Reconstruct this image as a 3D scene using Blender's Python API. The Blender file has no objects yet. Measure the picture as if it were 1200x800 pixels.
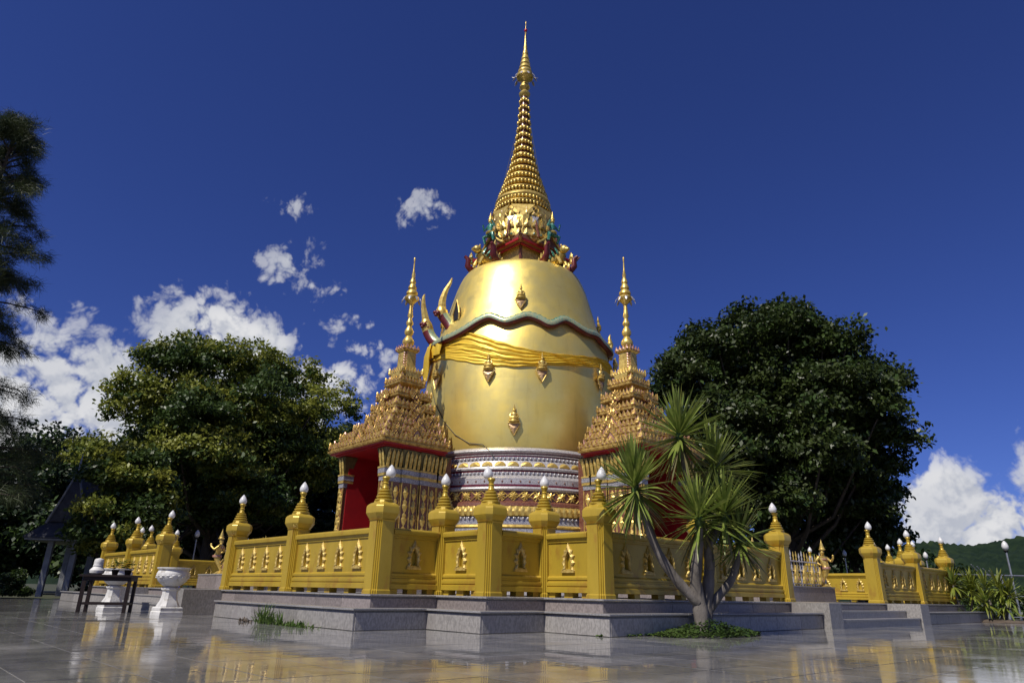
import bpy, math, random
import numpy as np
from math import sin, cos, pi, radians as rad
from mathutils import Vector, Matrix
random.seed(7)
rng = np.random.default_rng(11)
S = bpy.context.scene
COL = S.collection

# ------------------------------------------------------------------ camera
HD, PITCH, ROLL = rad(47.68), rad(20.40), rad(1.24)
CAM = Vector((-16.87, -18.01, .53))
FW = Vector((cos(HD), sin(HD), 0)); RT = Vector((sin(HD), -cos(HD), 0)); UP = Vector((0, 0, 1))
def vp(r, d, z=0):
    "a place r metres to the right of the viewer's axis and d metres ahead"
    p = CAM + FW*d + RT*r
    return Vector((p.x, p.y, z))
cd = bpy.data.cameras.new('camera'); cam = bpy.data.objects.new('camera', cd); COL.objects.link(cam)
cd.sensor_width = 36; cd.lens = 790.6/1200*36; cd.clip_end = 9000; cd.clip_start = .05
f3 = FW*cos(PITCH) + UP*sin(PITCH); u3 = UP*cos(PITCH) - FW*sin(PITCH)
xa = RT*cos(ROLL) + u3*sin(ROLL); ya = u3*cos(ROLL) - RT*sin(ROLL); za = -f3
cam.matrix_world = Matrix(((xa.x, ya.x, za.x, CAM.x), (xa.y, ya.y, za.y, CAM.y), (xa.z, ya.z, za.z, CAM.z), (0, 0, 0, 1)))
S.camera = cam
S.view_settings.view_transform = 'Standard'; S.view_settings.look = 'None'
S.view_settings.exposure = 0.0; S.view_settings.gamma = 1
S.render.engine = 'CYCLES'

# ------------------------------------------------------------------ sun and sky
SUN_EL = rad(51); AZL = rad(39)
sh = -FW*cos(AZL) - RT*sin(AZL)
sd = Vector((sh.x*cos(SUN_EL), sh.y*cos(SUN_EL), sin(SUN_EL)))
sl = bpy.data.lights.new('sun', 'SUN'); sl.energy = 4.8; sl.angle = rad(.53); sl.color = (1, .94, .85)
so = bpy.data.objects.new('sun', sl); COL.objects.link(so); so.rotation_euler = sd.to_track_quat('Z', 'Y').to_euler()
so.location = (0, 0, 60)
W = bpy.data.worlds.new('World'); S.world = W; W.use_nodes = True
NT = W.node_tree; NT.nodes.clear()
class G:
    "tiny node-graph helper"
    def __init__(s, nt): s.nt = nt
    def n(s, t, **kw):
        x = s.nt.nodes.new(t)
        for k, v in kw.items(): setattr(x, k, v)
        return x
    def put(s, sock, v):
        if hasattr(v, 'is_linked') or isinstance(v, bpy.types.NodeSocket): s.nt.links.new(v, sock)
        elif v is not None: sock.default_value = v
    def m(s, op, a, b=None, c=None, clamp=False):
        x = s.n('ShaderNodeMath', operation=op); x.use_clamp = clamp
        s.put(x.inputs[0], a); s.put(x.inputs[1], b); s.put(x.inputs[2], c)
        return x.outputs[0]
    def v(s, op, a, b=None):
        x = s.n('ShaderNodeVectorMath', operation=op); s.put(x.inputs[0], a); s.put(x.inputs[1], b)
        return x.outputs['Value'] if op in ('DOT_PRODUCT', 'LENGTH') else x.outputs[0]
    def noise(s, vec, scale, detail=3, rough=.5, dist=0):
        x = s.n('ShaderNodeTexNoise'); s.put(x.inputs['Vector'], vec)
        x.inputs['Scale'].default_value = scale; x.inputs['Detail'].default_value = detail
        x.inputs['Roughness'].default_value = rough; x.inputs['Distortion'].default_value = dist
        return x.outputs['Fac']
    def ramp(s, fac, lo, hi, a=0., b=1., smooth=True):
        x = s.n('ShaderNodeMapRange'); x.interpolation_type = 'SMOOTHSTEP' if smooth else 'LINEAR'
        s.put(x.inputs[0], fac)
        for i, q in enumerate((lo, hi, a, b)): s.put(x.inputs[1+i], q)
        return x.outputs[0]
    def mix(s, fac, a, b, mode='MIX'):
        x = s.n('ShaderNodeMix', data_type='RGBA', blend_type=mode)
        s.put(x.inputs['Factor'], fac)
        for k, q in ((6, a), (7, b)): s.put(x.inputs[k], (*q, 1) if isinstance(q, tuple) and len(q) == 3 else q)
        return x.outputs[2]
g = G(NT)
sky = g.n('ShaderNodeTexSky', sky_type='NISHITA'); sky.sun_disc = False
sky.sun_elevation = SUN_EL; sky.sun_rotation = math.atan2(sd.x, sd.y)
sky.altitude = 900; sky.air_density = 1.0; sky.dust_density = .15; sky.ozone_density = 5.0
skyc = g.mix(1.0, sky.outputs[0], (.43, .50, 1.02), 'MULTIPLY')
bg = g.n('ShaderNodeBackground'); g.put(bg.inputs[0], skyc); bg.inputs[1].default_value = .075
tc = g.n('ShaderNodeTexCoord'); dirv = g.v('NORMALIZE', tc.outputs['Generated'])
sp = g.n('ShaderNodeSeparateXYZ'); g.put(sp.inputs[0], dirv)
az = g.m('MULTIPLY', g.m('ARCTAN2', g.v('DOT_PRODUCT', dirv, tuple(RT)), g.v('DOT_PRODUCT', dirv, tuple(FW))), 180/pi)
el = g.m('MULTIPLY', g.m('ARCSINE', sp.outputs[2]), 180/pi)
cmb = g.n('ShaderNodeCombineXYZ'); g.put(cmb.inputs[0], az); g.put(cmb.inputs[1], el)
AE = cmb.outputs[0]
CLOUDS = [(-36.2, 11, 5.6, 6.8, 1), (-31.8, 13, 3.2, 4.6, 1), (-25.6, 17.2, 5.6, 4.6, 1), (-21.6, 17.6, 3.2, 3.2, 1), (-29, 10.5, 8, 5, .9),
          (-15.6, 15, 4.4, 3.4, .8), (-20.8, 29.8, 2.4, 2.2, .26), (-20.3, 25.2, 4.0, 2.6, .34), (-18.0, 23.6, 4.2, 1.8, .26), (-8.6, 31, 4.4, 2.0, .28),
          (-29.6, 19.9, 2.4, 1.8, .26), (-14.5, 20.8, 2.8, 1.4, .2), (-12.2, 19.2, 5.0, 1.6, .26),
          (32.6, 5.8, 3.6, 4.2, 1), (36.2, 5.2, 3.4, 3.2, 1), (39.6, 7.6, 3.0, 3.6, 1), (42, 4, 8, 4, 1),
          (64, 9, 12, 6, 1), (-60, 9, 13, 7, 1), (100, 8, 14, 6, 1), (-104, 9, 16, 6, 1), (146, 9, 18, 7, 1), (-150, 8, 18, 6, 1)]
def cloudfield(vec):
    out = None
    for a, e, ra, re, k in CLOUDS:
        d = g.v('MULTIPLY', g.v('SUBTRACT', vec, (a, e, 0)), (1/ra, 1/re, 0))
        q = g.m('SUBTRACT', k, g.v('DOT_PRODUCT', d, d))
        out = q if out is None else g.m('MAXIMUM', out, q)
    return g.m('MAXIMUM', out, -4.)
fld = cloudfield(AE)
def n2d(vec, scale, detail=0, rough=.5, dist=0):
    x = g.n('ShaderNodeTexNoise', noise_dimensions='2D'); g.put(x.inputs['Vector'], vec); x.inputs['Scale'].default_value = scale
    x.inputs['Detail'].default_value = detail; x.inputs['Roughness'].default_value = rough; x.inputs['Distortion'].default_value = dist
    return x.outputs['Fac']
def billow(vec):
    "rounded lobes with creases between them, plus ragged fine edges"
    out = g.m('MULTIPLY', n2d(vec, .26, 7, .58, .4), 1.75)
    for sc_, amp in ((.30, .50), (.66, .40), (1.5, .24), (3.2, .10)):
        out = g.m('MULTIPLY_ADD', g.m('ABSOLUTE', g.m('MULTIPLY_ADD', n2d(vec, sc_), 2., -1.)), amp, out)
    return out
n1 = billow(AE)
n2 = billow(g.v('ADD', AE, (-.4, .7, 0)))
dens = g.m('MULTIPLY_ADD', g.m('SUBTRACT', n1, 1.15), 1.35, g.m('MULTIPLY', fld, .75))
alpha = g.m('MULTIPLY', g.m('MULTIPLY', g.ramp(dens, .0, .58), g.ramp(fld, .0, .62, .60, 1.)), g.ramp(el, -1.0, 1.5))
lit = g.ramp(g.m('SUBTRACT', n1, n2), -.40, .30)
n3 = n2d(AE, .09, 2, .5)
lit2 = g.m('MULTIPLY', g.m('MULTIPLY_ADD', lit, .55, .45), g.ramp(n3, .30, .62, .62, 1.0))
cc = g.mix(lit2, (.40, .45, .58), (.95, .95, .97))
bc = g.n('ShaderNodeBackground'); g.put(bc.inputs[0], cc); bc.inputs[1].default_value = .80
mx = g.n('ShaderNodeMixShader'); g.put(mx.inputs[0], alpha); NT.links.new(bg.outputs[0], mx.inputs[1]); NT.links.new(bc.outputs[0], mx.inputs[2])
wo = g.n('ShaderNodeOutputWorld'); NT.links.new(mx.outputs[0], wo.inputs[0])

# ------------------------------------------------------------------ materials
MATS = {}
def mat(name, col, rough=.5, metal=0., col2=None, scale=4., lo=.35, hi=.65, detail=4, bump=0., bscale=30., rrange=None, rnd=0.,
        spec=None, stretch=None, space='Object', trans=0., col3=None, sc3=20., coat=0.):
    m = bpy.data.materials.new(name); m.use_nodes = True; nt = m.node_tree; h = G(nt)
    b = nt.nodes['Principled BSDF']; b.inputs['Roughness'].default_value = rough; b.inputs['Metallic'].default_value = metal
    if spec is not None: b.inputs['Specular IOR Level'].default_value = spec
    if coat: b.inputs['Coat Weight'].default_value = coat; b.inputs['Coat Roughness'].default_value = .12
    if space == 'World':
        geo = h.n('ShaderNodeNewGeometry'); vec = geo.outputs['Position']
    else:
        vec = h.n('ShaderNodeTexCoord').outputs['Object']
    if stretch: vec = h.v('MULTIPLY', vec, stretch)
    c = (*col, 1)
    if col2 is not None:
        nz = h.noise(vec, scale, detail, .6)
        c = h.mix(h.ramp(nz, lo, hi), (*col, 1), (*col2, 1))
        if rrange: h.put(b.inputs['Roughness'], h.ramp(nz, .3, .7, rrange[0], rrange[1]))
    if col3 is not None:
        c = h.mix(h.ramp(h.noise(vec, sc3, 3, .6), .56, .68), c, (*col3, 1))
    if rnd:
        oi = h.n('ShaderNodeObjectInfo'); hs = h.n('ShaderNodeHueSaturation')
        h.put(hs.inputs['Value'], h.m('MULTIPLY_ADD', oi.outputs['Random'], 2*rnd, 1-rnd)); h.put(hs.inputs['Color'], c); c = hs.outputs[0]
    h.put(b.inputs['Base Color'], c)
    if bump:
        bn = h.n('ShaderNodeBump'); bn.inputs['Strength'].default_value = bump; bn.inputs['Distance'].default_value = .02
        h.put(bn.inputs['Height'], h.noise(vec, bscale, 5, .6)); nt.links.new(bn.outputs[0], b.inputs['Normal'])
    if trans:
        tr = h.n('ShaderNodeBsdfTranslucent'); h.put(tr.inputs[0], c)
        ms = h.n('ShaderNodeMixShader'); ms.inputs[0].default_value = trans
        nt.links.new(b.outputs[0], ms.inputs[1]); nt.links.new(tr.outputs[0], ms.inputs[2])
        nt.links.new(ms.outputs[0], nt.nodes['Material Output'].inputs[0])
    MATS[name] = m
    return m
GOLD = (.80, .60, .20)
m_dome = mat('gold_leaf', (.97, .78, .25), .40, .74, (.88, .67, .17), 1.3, .3, .7, 6, .12, 5., (.35, .47), col3=(.90, .70, .21), sc3=3.1, spec=.15)
m_gold = mat('bright_gold', (.80, .60, .17), .38, .55, (.46, .30, .07), 9., .3, .7, 3)
m_paint = mat('gold_paint', (.47, .325, .036), .38, .20, (.37, .256, .025), 2.2, .3, .72, 6, .08, 14., (.30, .46), rnd=.05, stretch=(1, 1, .45), col3=(.36, .215, .028), sc3=4.0)
m_antefix = mat('aged_gilt', (.66, .46, .13), .40, .55, (.34, .20, .05), 11., .35, .65, 4)
m_niche = mat('gilt_plaster', (.64, .48, .15), .48, .35, (.42, .28, .06), 16., .35, .65, 4, .3, 40.)
m_cloth = mat('gold_cloth', (.82, .56, .05), .40, .25, (.74, .48, .04), 3.)
m_silver = mat('silver_mosaic', (.54, .52, .51), .36, .35, (.36, .34, .34), 26., .42, .6, 2, .25, 60.)
m_crim = mat('crimson_glass', (.16, .012, .025), .25, .1, (.09, .01, .02), 18.)
m_red = mat('red_lacquer', (.34, .007, .010), .5, 0., (.27, .006, .01), 2.5)
m_belly = mat('maroon_belly', (.13, .010, .012), .4, 0., (.09, .008, .010), 9.)
m_olive = mat('olive_mosaic', (.10, .09, .035), .35, .2, (.16, .13, .05), 20.)
m_brown = mat('brown_mosaic', (.12, .035, .025), .30, .1, (.20, .08, .045), 24., col3=(.24, .17, .10), sc3=46.)
m_blue = mat('blue_glass', (.17, .17, .21), .25, .2, (.40, .39, .39), 40., .45, .55, 2)
m_pink = mat('rose_mosaic', (.46, .25, .17), .32, .2, (.30, .11, .07), 34., col3=(.55, .53, .52), sc3=50.)
m_green = mat('green_glass', (.03, .26, .17), .26, .15, (.05, .15, .12), 14., col3=(.45, .5, .42), sc3=22.)
m_scale = mat('pale_scale', (.50, .46, .24), .35, .3, (.20, .36, .25), 20.)
m_white = mat('white_plaster', (.64, .63, .60), .6, 0., (.52, .51, .48), 6., .35, .7, 5, .3, 30., col3=(.40, .38, .34), sc3=7.)
m_lamp = mat('lamp_globe', (.80, .80, .79), .25, 0., (.72, .72, .72), 5., trans=.25)
m_gran = mat('granite', (.315, .298, .278), .34, 0., (.205, .194, .182), 34., .35, .65, 5, rnd=.18, space='World', col3=(.23, .21, .20), sc3=2.2, stretch=(1, 1, .5))
m_cope = mat('granite_coping', (.30, .29, .285), .30, 0., (.20, .195, .19), 40., rnd=.10, space='World')
m_pink_gran = mat('rose_granite', (.27, .235, .222), .34, 0., (.17, .145, .138), 40., rnd=.16, space='World', col3=(.19, .165, .155), sc3=2.6, stretch=(1, 1, .5))
m_iron = mat('galvanised_pipe', (.42, .44, .46), .4, .7, (.32, .33, .35), 8.)
m_wood = mat('dark_wood', (.012, .007, .006), .5, 0., (.018, .010, .008), 6., stretch=(1, 8, 8), spec=.25)
m_bark = mat('grey_bark', (.17, .15, .13), .85, 0., (.09, .078, .066), 5., .35, .65, 6, .8, 22., stretch=(1, 1, .4))
m_bark2 = mat('dark_bark', (.075, .058, .045), .9, 0., (.045, .035, .028), 4., bump=.8, bscale=14., stretch=(1, 1, .3))
m_roofg = mat('grey_roof_tile', (.070, .074, .090), .75, 0., (.045, .048, .06), 3.)
m_postw = mat('pale_post', (.30, .31, .32), .6, 0., (.22, .23, .24), 3.)
m_bluep = mat('blue_plastic', (.05, .06, .35), .35)
m_cable = mat('black_cable', (.015, .015, .015), .5)
m_redb = mat('red_bead', (.45, .01, .012), .3)
m_soil = mat('soil', (.07, .05, .035), .95, 0., (.11, .085, .06), 3., bump=.6, bscale=20., space='World')
m_ground = mat('earth_and_grass', (.030, .042, .014), .95, 0., (.05, .048, .025), .6, bump=.5, bscale=6., space='World')
def leafmat(name, a, b, rough=.4, trans=.22, rnd=.0, scale=.8):
    return mat(name, a, rough, 0., b, scale, .35, .65, 3, trans=trans, rnd=rnd, space='World', spec=.35)
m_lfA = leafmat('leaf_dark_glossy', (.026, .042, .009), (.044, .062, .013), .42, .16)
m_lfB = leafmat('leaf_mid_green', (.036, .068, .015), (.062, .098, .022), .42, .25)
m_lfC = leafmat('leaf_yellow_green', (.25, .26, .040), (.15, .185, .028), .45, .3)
m_lfD = leafmat('leaf_deep_green', (.014, .030, .010), (.022, .042, .014), .45, .18)  # darkest green leaf colour of background trees, sprinkled through the shrubs
m_need = leafmat('casuarina_needle', (.036, .054, .018), (.062, .078, .026), .5, .2)
m_yuc = leafmat('strap_leaf', (.14, .20, .034), (.23, .27, .06), .36, .25, scale=6.)
m_yucd = leafmat('strap_leaf_dry', (.20, .17, .075), (.13, .13, .05), .5, .25, scale=6.)
m_bush = leafmat('bush_strap_leaf', (.13, .17, .02), (.20, .21, .03), .4, .28, scale=6.)
m_grass = leafmat('grass_blade', (.06, .12, .02), (.10, .15, .03), .5, .3, scale=9.)
m_hill = mat('hill_forest', (.008, .018, .010), .95, 0., (.016, .030, .014), .045, .35, .65, 8, 0, space='World', spec=.1, col3=(.020, .036, .014), sc3=.02)
# polished pavement: grey stone, its gloss broken by dust
def tile_material():
    m = bpy.data.materials.new('polished_tile'); m.use_nodes = True; nt = m.node_tree; h = G(nt); b = nt.nodes['Principled BSDF']
    pos = h.n('ShaderNodeNewGeometry').outputs['Position']; oi = h.n('ShaderNodeObjectInfo')
    vein = h.noise(pos, 1.7, 6, .65, 1.2); spk = h.noise(pos, 42, 3, .6); dust = h.noise(pos, .55, 5, .65, .6)
    c = h.mix(h.ramp(vein, .36, .66), (.15, .148, .146), (.24, .235, .228))
    c = h.mix(h.ramp(spk, .45, .7, 0, .5), c, (.24, .235, .23))
    hs = h.n('ShaderNodeHueSaturation'); h.put(hs.inputs['Color'], c); h.put(hs.inputs['Value'], h.m('MULTIPLY_ADD', oi.outputs['Random'], .3, .85))
    c = h.mix(h.ramp(dust, .47, .72, 0, .55), hs.outputs[0], (.30, .285, .26))
    h.put(b.inputs['Base Color'], c)
    h.put(b.inputs['Roughness'], h.m('ADD', h.ramp(dust, .42, .78, .03, .20), h.ramp(spk, .4, .8, 0, .02)))
    b.inputs['Specular IOR Level'].default_value = .42
    bn = h.n('ShaderNodeBump'); bn.inputs['Strength'].default_value = .05; bn.inputs['Distance'].default_value = .02
    h.put(bn.inputs['Height'], h.noise(pos, 5., 2, .5)); nt.links.new(bn.outputs[0], b.inputs['Normal'])
    return m
m_tile = tile_material()
m_grout = mat('grout', (.34, .33, .31), .9, space='World', col2=(.18, .17, .16), scale=3.)

# ------------------------------------------------------------------ mesh helpers
class MB:
    def __init__(s): s.v = []; s.f = []; s.m = []
    def add(s, V, F, mi=0):
        o = len(s.v); s.v += [tuple(p) for p in V]; s.f += [tuple(i+o for i in q) for q in F]
        s.m += ([mi]*len(F) if isinstance(mi, int) else list(mi)); return s
    def box(s, x0, x1, y0, y1, z0, z1, mi=0):
        V = [(x, y, z) for z in (z0, z1) for y in (y0, y1) for x in (x0, x1)]
        return s.add(V, [(0, 2, 3, 1), (4, 5, 7, 6), (0, 1, 5, 4), (2, 6, 7, 3), (0, 4, 6, 2), (1, 3, 7, 5)], mi)
    def loft(s, rings, mi=0, caps=(1, 1), closed=True):
        n = len(rings[0]); V = [p for r in rings for p in r]; F = []; M = []
        for i in range(len(rings)-1):
            for j in range(n if closed else n-1):
                k = (j+1) % n; F.append((i*n+j, i*n+k, (i+1)*n+k, (i+1)*n+j))
                M.append(mi(i, j) if callable(mi) else mi)
        m0 = mi(0, 0) if callable(mi) else mi
        if caps[0]: F.append(tuple(range(n))[::-1]); M.append(m0)
        if caps[1]: F.append(tuple((len(rings)-1)*n+j for j in range(n))); M.append(m0)
        return s.add(V, F, M)
    def lathe(s, prof, n=32, cx=0, cy=0, mi=0, caps=(1, 1), sq=1.):
        rings = [[(cx+max(r, .0005)*cos(2*pi*j/n), cy+max(r, .0005)*sin(2*pi*j/n)*sq, z) for j in range(n)] for r, z in prof]
        return s.loft(rings, mi, caps)
    def poly(s, base, prof, mi=0, caps=(1, 1)):
        "base polygon scaled by k at height z"
        return s.loft([[(x*k, y*k, z) for x, y in base] for k, z in prof], mi, caps)
    def tube(s, pts, rad_, n=8, mi=0, caps=(1, 1), flat=1.):
        P = [Vector(p) for p in pts]; R = rad_ if isinstance(rad_, (list, tuple)) else [rad_]*len(P)
        rings = []; prev = None
        for i, p in enumerate(P):
            t = (P[min(i+1, len(P)-1)] - P[max(i-1, 0)]).normalized()
            if prev is None:
                a = Vector((0, 0, 1)) if abs(t.z) < .9 else Vector((1, 0, 0)); x = t.cross(a).normalized()
            else: x = (prev - t*prev.dot(t)).normalized()
            y = t.cross(x); prev = x
            rings.append([tuple(p + (x*cos(2*pi*j/n) + y*sin(2*pi*j/n)*flat)*R[i]) for j in range(n)])
        return s.loft(rings, mi, caps)
    def ball(s, c, r, n=10, k=6, mi=0):
        r = (r, r, r) if isinstance(r, (int, float)) else r
        return s.loft([[(c[0]+r[0]*max(sin(pi*i/k), .01)*cos(2*pi*j/n), c[1]+r[1]*max(sin(pi*i/k), .01)*sin(2*pi*j/n), c[2]-r[2]*cos(pi*i/k)) for j in range(n)] for i in range(k+1)], mi)
    def merge(s, o, M=None, mi=None):
        V = o.v if M is None else [tuple(M @ Vector(p)) for p in o.v]
        return s.add(V, o.f, o.m if mi is None else mi)
    def mesh(s, name, mats, smooth=None):
        me = bpy.data.meshes.new(name); me.from_pydata(s.v, [], s.f); me.update()
        for m in (mats if isinstance(mats, (list, tuple)) else [mats]): me.materials.append(m)
        if any(s.m): me.polygons.foreach_set('material_index', s.m)
        if smooth is not None:
            me.polygons.foreach_set('use_smooth', [True]*len(me.polygons)); me.set_sharp_from_angle(angle=rad(smooth))
        return me
    def build(s, name, mats, parent=None, loc=(0, 0, 0), rz=0, smooth=None, **kw):
        return put(name, s.mesh(name, mats, smooth), parent, loc, rz, **kw)
def put(name, me, parent=None, loc=(0, 0, 0), rz=0, rot=None, scale=None, **kw):
    o = bpy.data.objects.new(name, me); COL.objects.link(o); o.parent = parent; o.location = loc
    o.rotation_euler = rot if rot else (0, 0, rz)
    if scale: o.scale = scale if isinstance(scale, (tuple, list)) else (scale,)*3
    for k, v in kw.items(): o[k] = v
    return o
def thing(name, label, cat, loc=(0, 0, 0), rz=0, group=None):
    o = put(name, None, None, loc, rz, label=label, category=cat)
    if group: o['group'] = group
    return o
def fastmesh(name, V, F, mats, mi=None, smooth=False):
    "V (n,3) array, F (m,k) array of equal-sized faces"
    me = bpy.data.meshes.new(name); k = F.shape[1]
    me.vertices.add(len(V)); me.vertices.foreach_set('co', np.ascontiguousarray(V, dtype=np.float32).ravel())
    me.loops.add(F.size); me.loops.foreach_set('vertex_index', np.ascontiguousarray(F, dtype=np.int32).ravel())
    me.polygons.add(len(F)); me.polygons.foreach_set('loop_start', np.arange(0, F.size, k, dtype=np.int32)); me.polygons.foreach_set('loop_total', np.full(len(F), k, dtype=np.int32))
    for m in (mats if isinstance(mats, (list, tuple)) else [mats]): me.materials.append(m)
    if mi is not None: me.polygons.foreach_set('material_index', np.asarray(mi, dtype=np.int32))
    if smooth: me.polygons.foreach_set('use_smooth', np.ones(len(F), dtype=bool))
    me.update(calc_edges=True); return me
def redent(w, n, k=2):
    "square of half-width w with corners stepped in k times by n"
    q = []
    for i in range(k+1):
        q.append((w-i*n, w-(k-i)*n))
        if i < k: q.append((w-(i+1)*n, w-(k-i)*n))
    out = []
    for r in range(4):
        for x, y in q:
            for _ in range(r): x, y = -y, x
            out.append((x, y))
    return out

# ================================================================== SETTING
A, GP, SS = 8.36, 2.50, 1.228
M = A + 2*SS; MID = (A+GP)/2
TZ, LZ = .47, .29
# ground, pavement
gm = MB(); gm.add([(-3000, -3000, -.10), (3000, -3000, -.10), (3000, 3000, -.10), (-3000, 3000, -.10)], [(0, 1, 2, 3)])
gm.build('ground', m_ground, kind='structure')
PU0, PU1, PV0, PV1 = -40., 10.4, -40., 12.6
pm = MB().box(PU0, PU1, PV0, PV1, -.35, -.007); pav = pm.build('pavement', m_grout, kind='structure')
TS = .60; gap = .0055
tl = MB()
h_ = TS/2-gap
tl.add([(-h_, -h_, 0), (h_, -h_, 0), (h_, h_, 0), (-h_, h_, 0), (-h_, -h_, -.012), (h_, -h_, -.012), (h_, h_, -.012), (-h_, h_, -.012)],
       [(0, 1, 2, 3), (0, 4, 5, 1), (1, 5, 6, 2), (2, 6, 7, 3), (3, 7, 4, 0)])
tme = tl.mesh('tile', m_tile)
nu, nv = int((PU1-PU0)/TS), int((PV1-PV0)/TS)
cells = []
for i in range(nu):
    for j in range(nv):
        x, y = PU0+(i+.5)*TS, PV0+(j+.5)*TS
        if max(abs(x), abs(y)) < M+.2 and (abs(x) < A+.3 or abs(y) < A+.3): continue
        q = Vector((x, y, 0))-CAM; d = q.dot(FW); r = q.dot(RT)
        vis = d > 4.3 and abs(r) < .80*d+.5
        cells.append((d if vis else 1e3+abs(d), x, y))
cells.sort()
far_v = []; far_f = []
for k, (d, x, y) in enumerate(cells):
    tx, ty = random.gauss(0, .0011), random.gauss(0, .0011)
    if k < 300:
        put('tile', tme, pav, (x, y, random.gauss(0, .0004)), rot=(tx, ty, random.randrange(4)*pi/2))
    else:
        o = len(far_v)
        for sx, sy in ((-1, -1), (1, -1), (1, 1), (-1, 1)): far_v.append((x+sx*h_, y+sy*h_, sx*tx*h_+sy*ty*h_))
        far_f.append((o, o+1, o+2, o+3))
put('tile_field', fastmesh('tile_field', np.array(far_v), np.array(far_f), m_tile), pav, kind='stuff')

# terrace: two stepped plinths faced with granite slabs
def ringpoly(o):
    c = [(-(M+o), -(A+o)), (-(A+SS+o), -(A+o)), (-(A+SS+o), -(A+SS+o)), (-(A+o), -(A+SS+o)), (-(A+o), -(M+o))]
    out = []
    for r in range(4):
        for x, y in c:
            for _ in range(r): x, y = -y, x
            out.append((x, y))
    return out
O1, O2 = .26, .90
terr = MB().poly(ringpoly(O1-.03), [(1, -.2), (1, TZ-.035)]).build('terrace', m_gran, kind='structure')
slabs = {}
def slab(L, h, t, m_, nm):
    key = (round(L, 2), h, t, nm)
    if key not in slabs:
        b = MB(); e = .004
        b.loft([[(e, 0, e), (L-e, 0, e), (L-e, 0, h-e), (e, 0, h-e)], [(e, -t+e, e), (L-e, -t+e, e), (L-e, -t+e, h-e), (e, -t+e, h-e)],
                [(2*e, -t, 2*e), (L-2*e, -t, 2*e), (L-2*e, -t, h-2*e), (2*e, -t, h-2*e)]])
        slabs[key] = b.mesh(nm, m_)
    return slabs[key]
def clad(p, q, z0, z1, t, par, coping=True, lip=.04, m_=None, c0=False, c1=False, zj=0.):
    "face the vertical plane from p to q (outside on the right-hand side) with slabs; c0/c1: convex corner at that end"
    p, q = Vector((*p, 0)), Vector((*q, 0)); L = (q-p).length; n = max(1, round(L/.86)); a = math.atan2(q.y-p.y, q.x-p.x); u = (q-p).normalized()
    q2 = q + u*(t if c1 else 0); L2 = (q2-p).length
    for i in range(n):
        s = p + u*(L2*i/n); put('slab', slab(L2/n, round(z1-z0-.052, 3), t, m_ or m_gran, 'slab' if not m_ else 'slab_rose'), par, (s.x, s.y, z0), a)
    if not coping: return
    e = t+lip; pa = p - u*(e if c0 else 0); L3 = (q + u*(e if c1 else 0) - pa).length
    for i in range(n):
        s = pa + u*(L3*i/n)
        put('coping_slab', slab(L3/n, .034, .30, m_cope, 'coping'), par, tuple(Vector((s.x, s.y, z1-.034+zj)) + Vector((sin(a), -cos(a), 0))*(e-.30)), a)
def convex(a, b, c): return (b[0]-a[0])*(c[1]-b[1])-(b[1]-a[1])*(c[0]-b[0]) > 0
rp = ringpoly(O1-.03)
for i in range(20):
    a, p, q, c = rp[i-1], rp[i], rp[(i+1) % 20], rp[(i+2) % 20]
    clad(p, q, 0., TZ, .03, terr, m_=m_pink_gran, c0=convex(a, p, q), c1=convex(p, q, c), zj=.0015*(i % 2))
# lower plinth: four angled runs of their own, open at the stairs
def lowrun(k, ev, eu):
    "corner run number k (rotated by k quarter turns); ev/eu = where its two wings end"
    o = O2-.03
    pts = [(-(M+o), ev), (-(M+o), -(A+o)), (-(A+SS+o), -(A+o)), (-(A+SS+o), -(A+SS+o)), (-(A+o), -(A+SS+o)), (-(A+o), -(M+o)), (eu, -(M+o))]
    i_ = O1-.02
    inn = [(-(M+i_), ev), (-(M+i_), -(A+i_)), (-(A+SS+i_), -(A+i_)), (-(A+SS+i_), -(A+SS+i_)), (-(A+i_), -(A+SS+i_)), (-(A+i_), -(M+i_)), (eu, -(M+i_))]
    def R(p):
        x, y = p
        for _ in range(k): x, y = -y, x
        return (x, y)
    pts = [R(p) for p in pts]; inn = [R(p) for p in inn]
    b = MB(); n = len(pts); z1 = LZ-.035
    V = [(*p, -.2) for p in pts]+[(*p, z1) for p in pts]+[(*p, z1) for p in inn]+[(*p, -.2) for p in inn]
    F = []
    for i in range(n-1):
        F += [(i, i+1, n+i+1, n+i), (n+i, n+i+1, 2*n+i+1, 2*n+i)]
    F += [(0, n, 2*n, 3*n), (n-1, 4*n-1, 3*n-1, 2*n-1)]
    b.add(V, F); par = b.build('plinth_step', m_gran, terr)
    for i in range(n-1): clad(pts[i], pts[i+1], 0., LZ, .03, par, lip=.036, c0=i > 0 and convex(*pts[i-1:i+2]), c1=i < n-2 and convex(*pts[i:i+3]), zj=.0015*(i % 2))
    clad(inn[0], pts[0], 0., LZ, .03, par, coping=False); clad(pts[-1], inn[-1], 0., LZ, .03, par, coping=False)
lowrun(0, -4.2, -2.82); lowrun(3, -2.82, 2.82-5.64); lowrun(1, -2.82, -2.82)
# stairs with cheek blocks in the two openings that face the viewer
def stairs(k):
    rz = k*pi/2
    for s in (-1, 1):
        b = MB().box(-M-1.05, -M-.20, min(s*2.24, s*2.80), max(s*2.24, s*2.80), -.2, TZ-.004)
        o = b.build('stair_cheek', m_gran, terr, rz=rz)
    for i in range(3):
        z = TZ*(i+1)/3
        if i < 2:
            w = .30; x0 = -M-1.00+i*.30
            MB().box(x0, -M-.2, -2.236, 2.236, z-.20, z-.03).build('stair_step', m_gran, terr, rz=rz)
            for q in range(4): MB().box(x0-.02, x0+.30, -2.23+q*1.115, -2.234+(q+1)*1.115, z-.029, z).build('stair_tread', m_cope, terr, rz=rz)
stairs(0); stairs(1)

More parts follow.
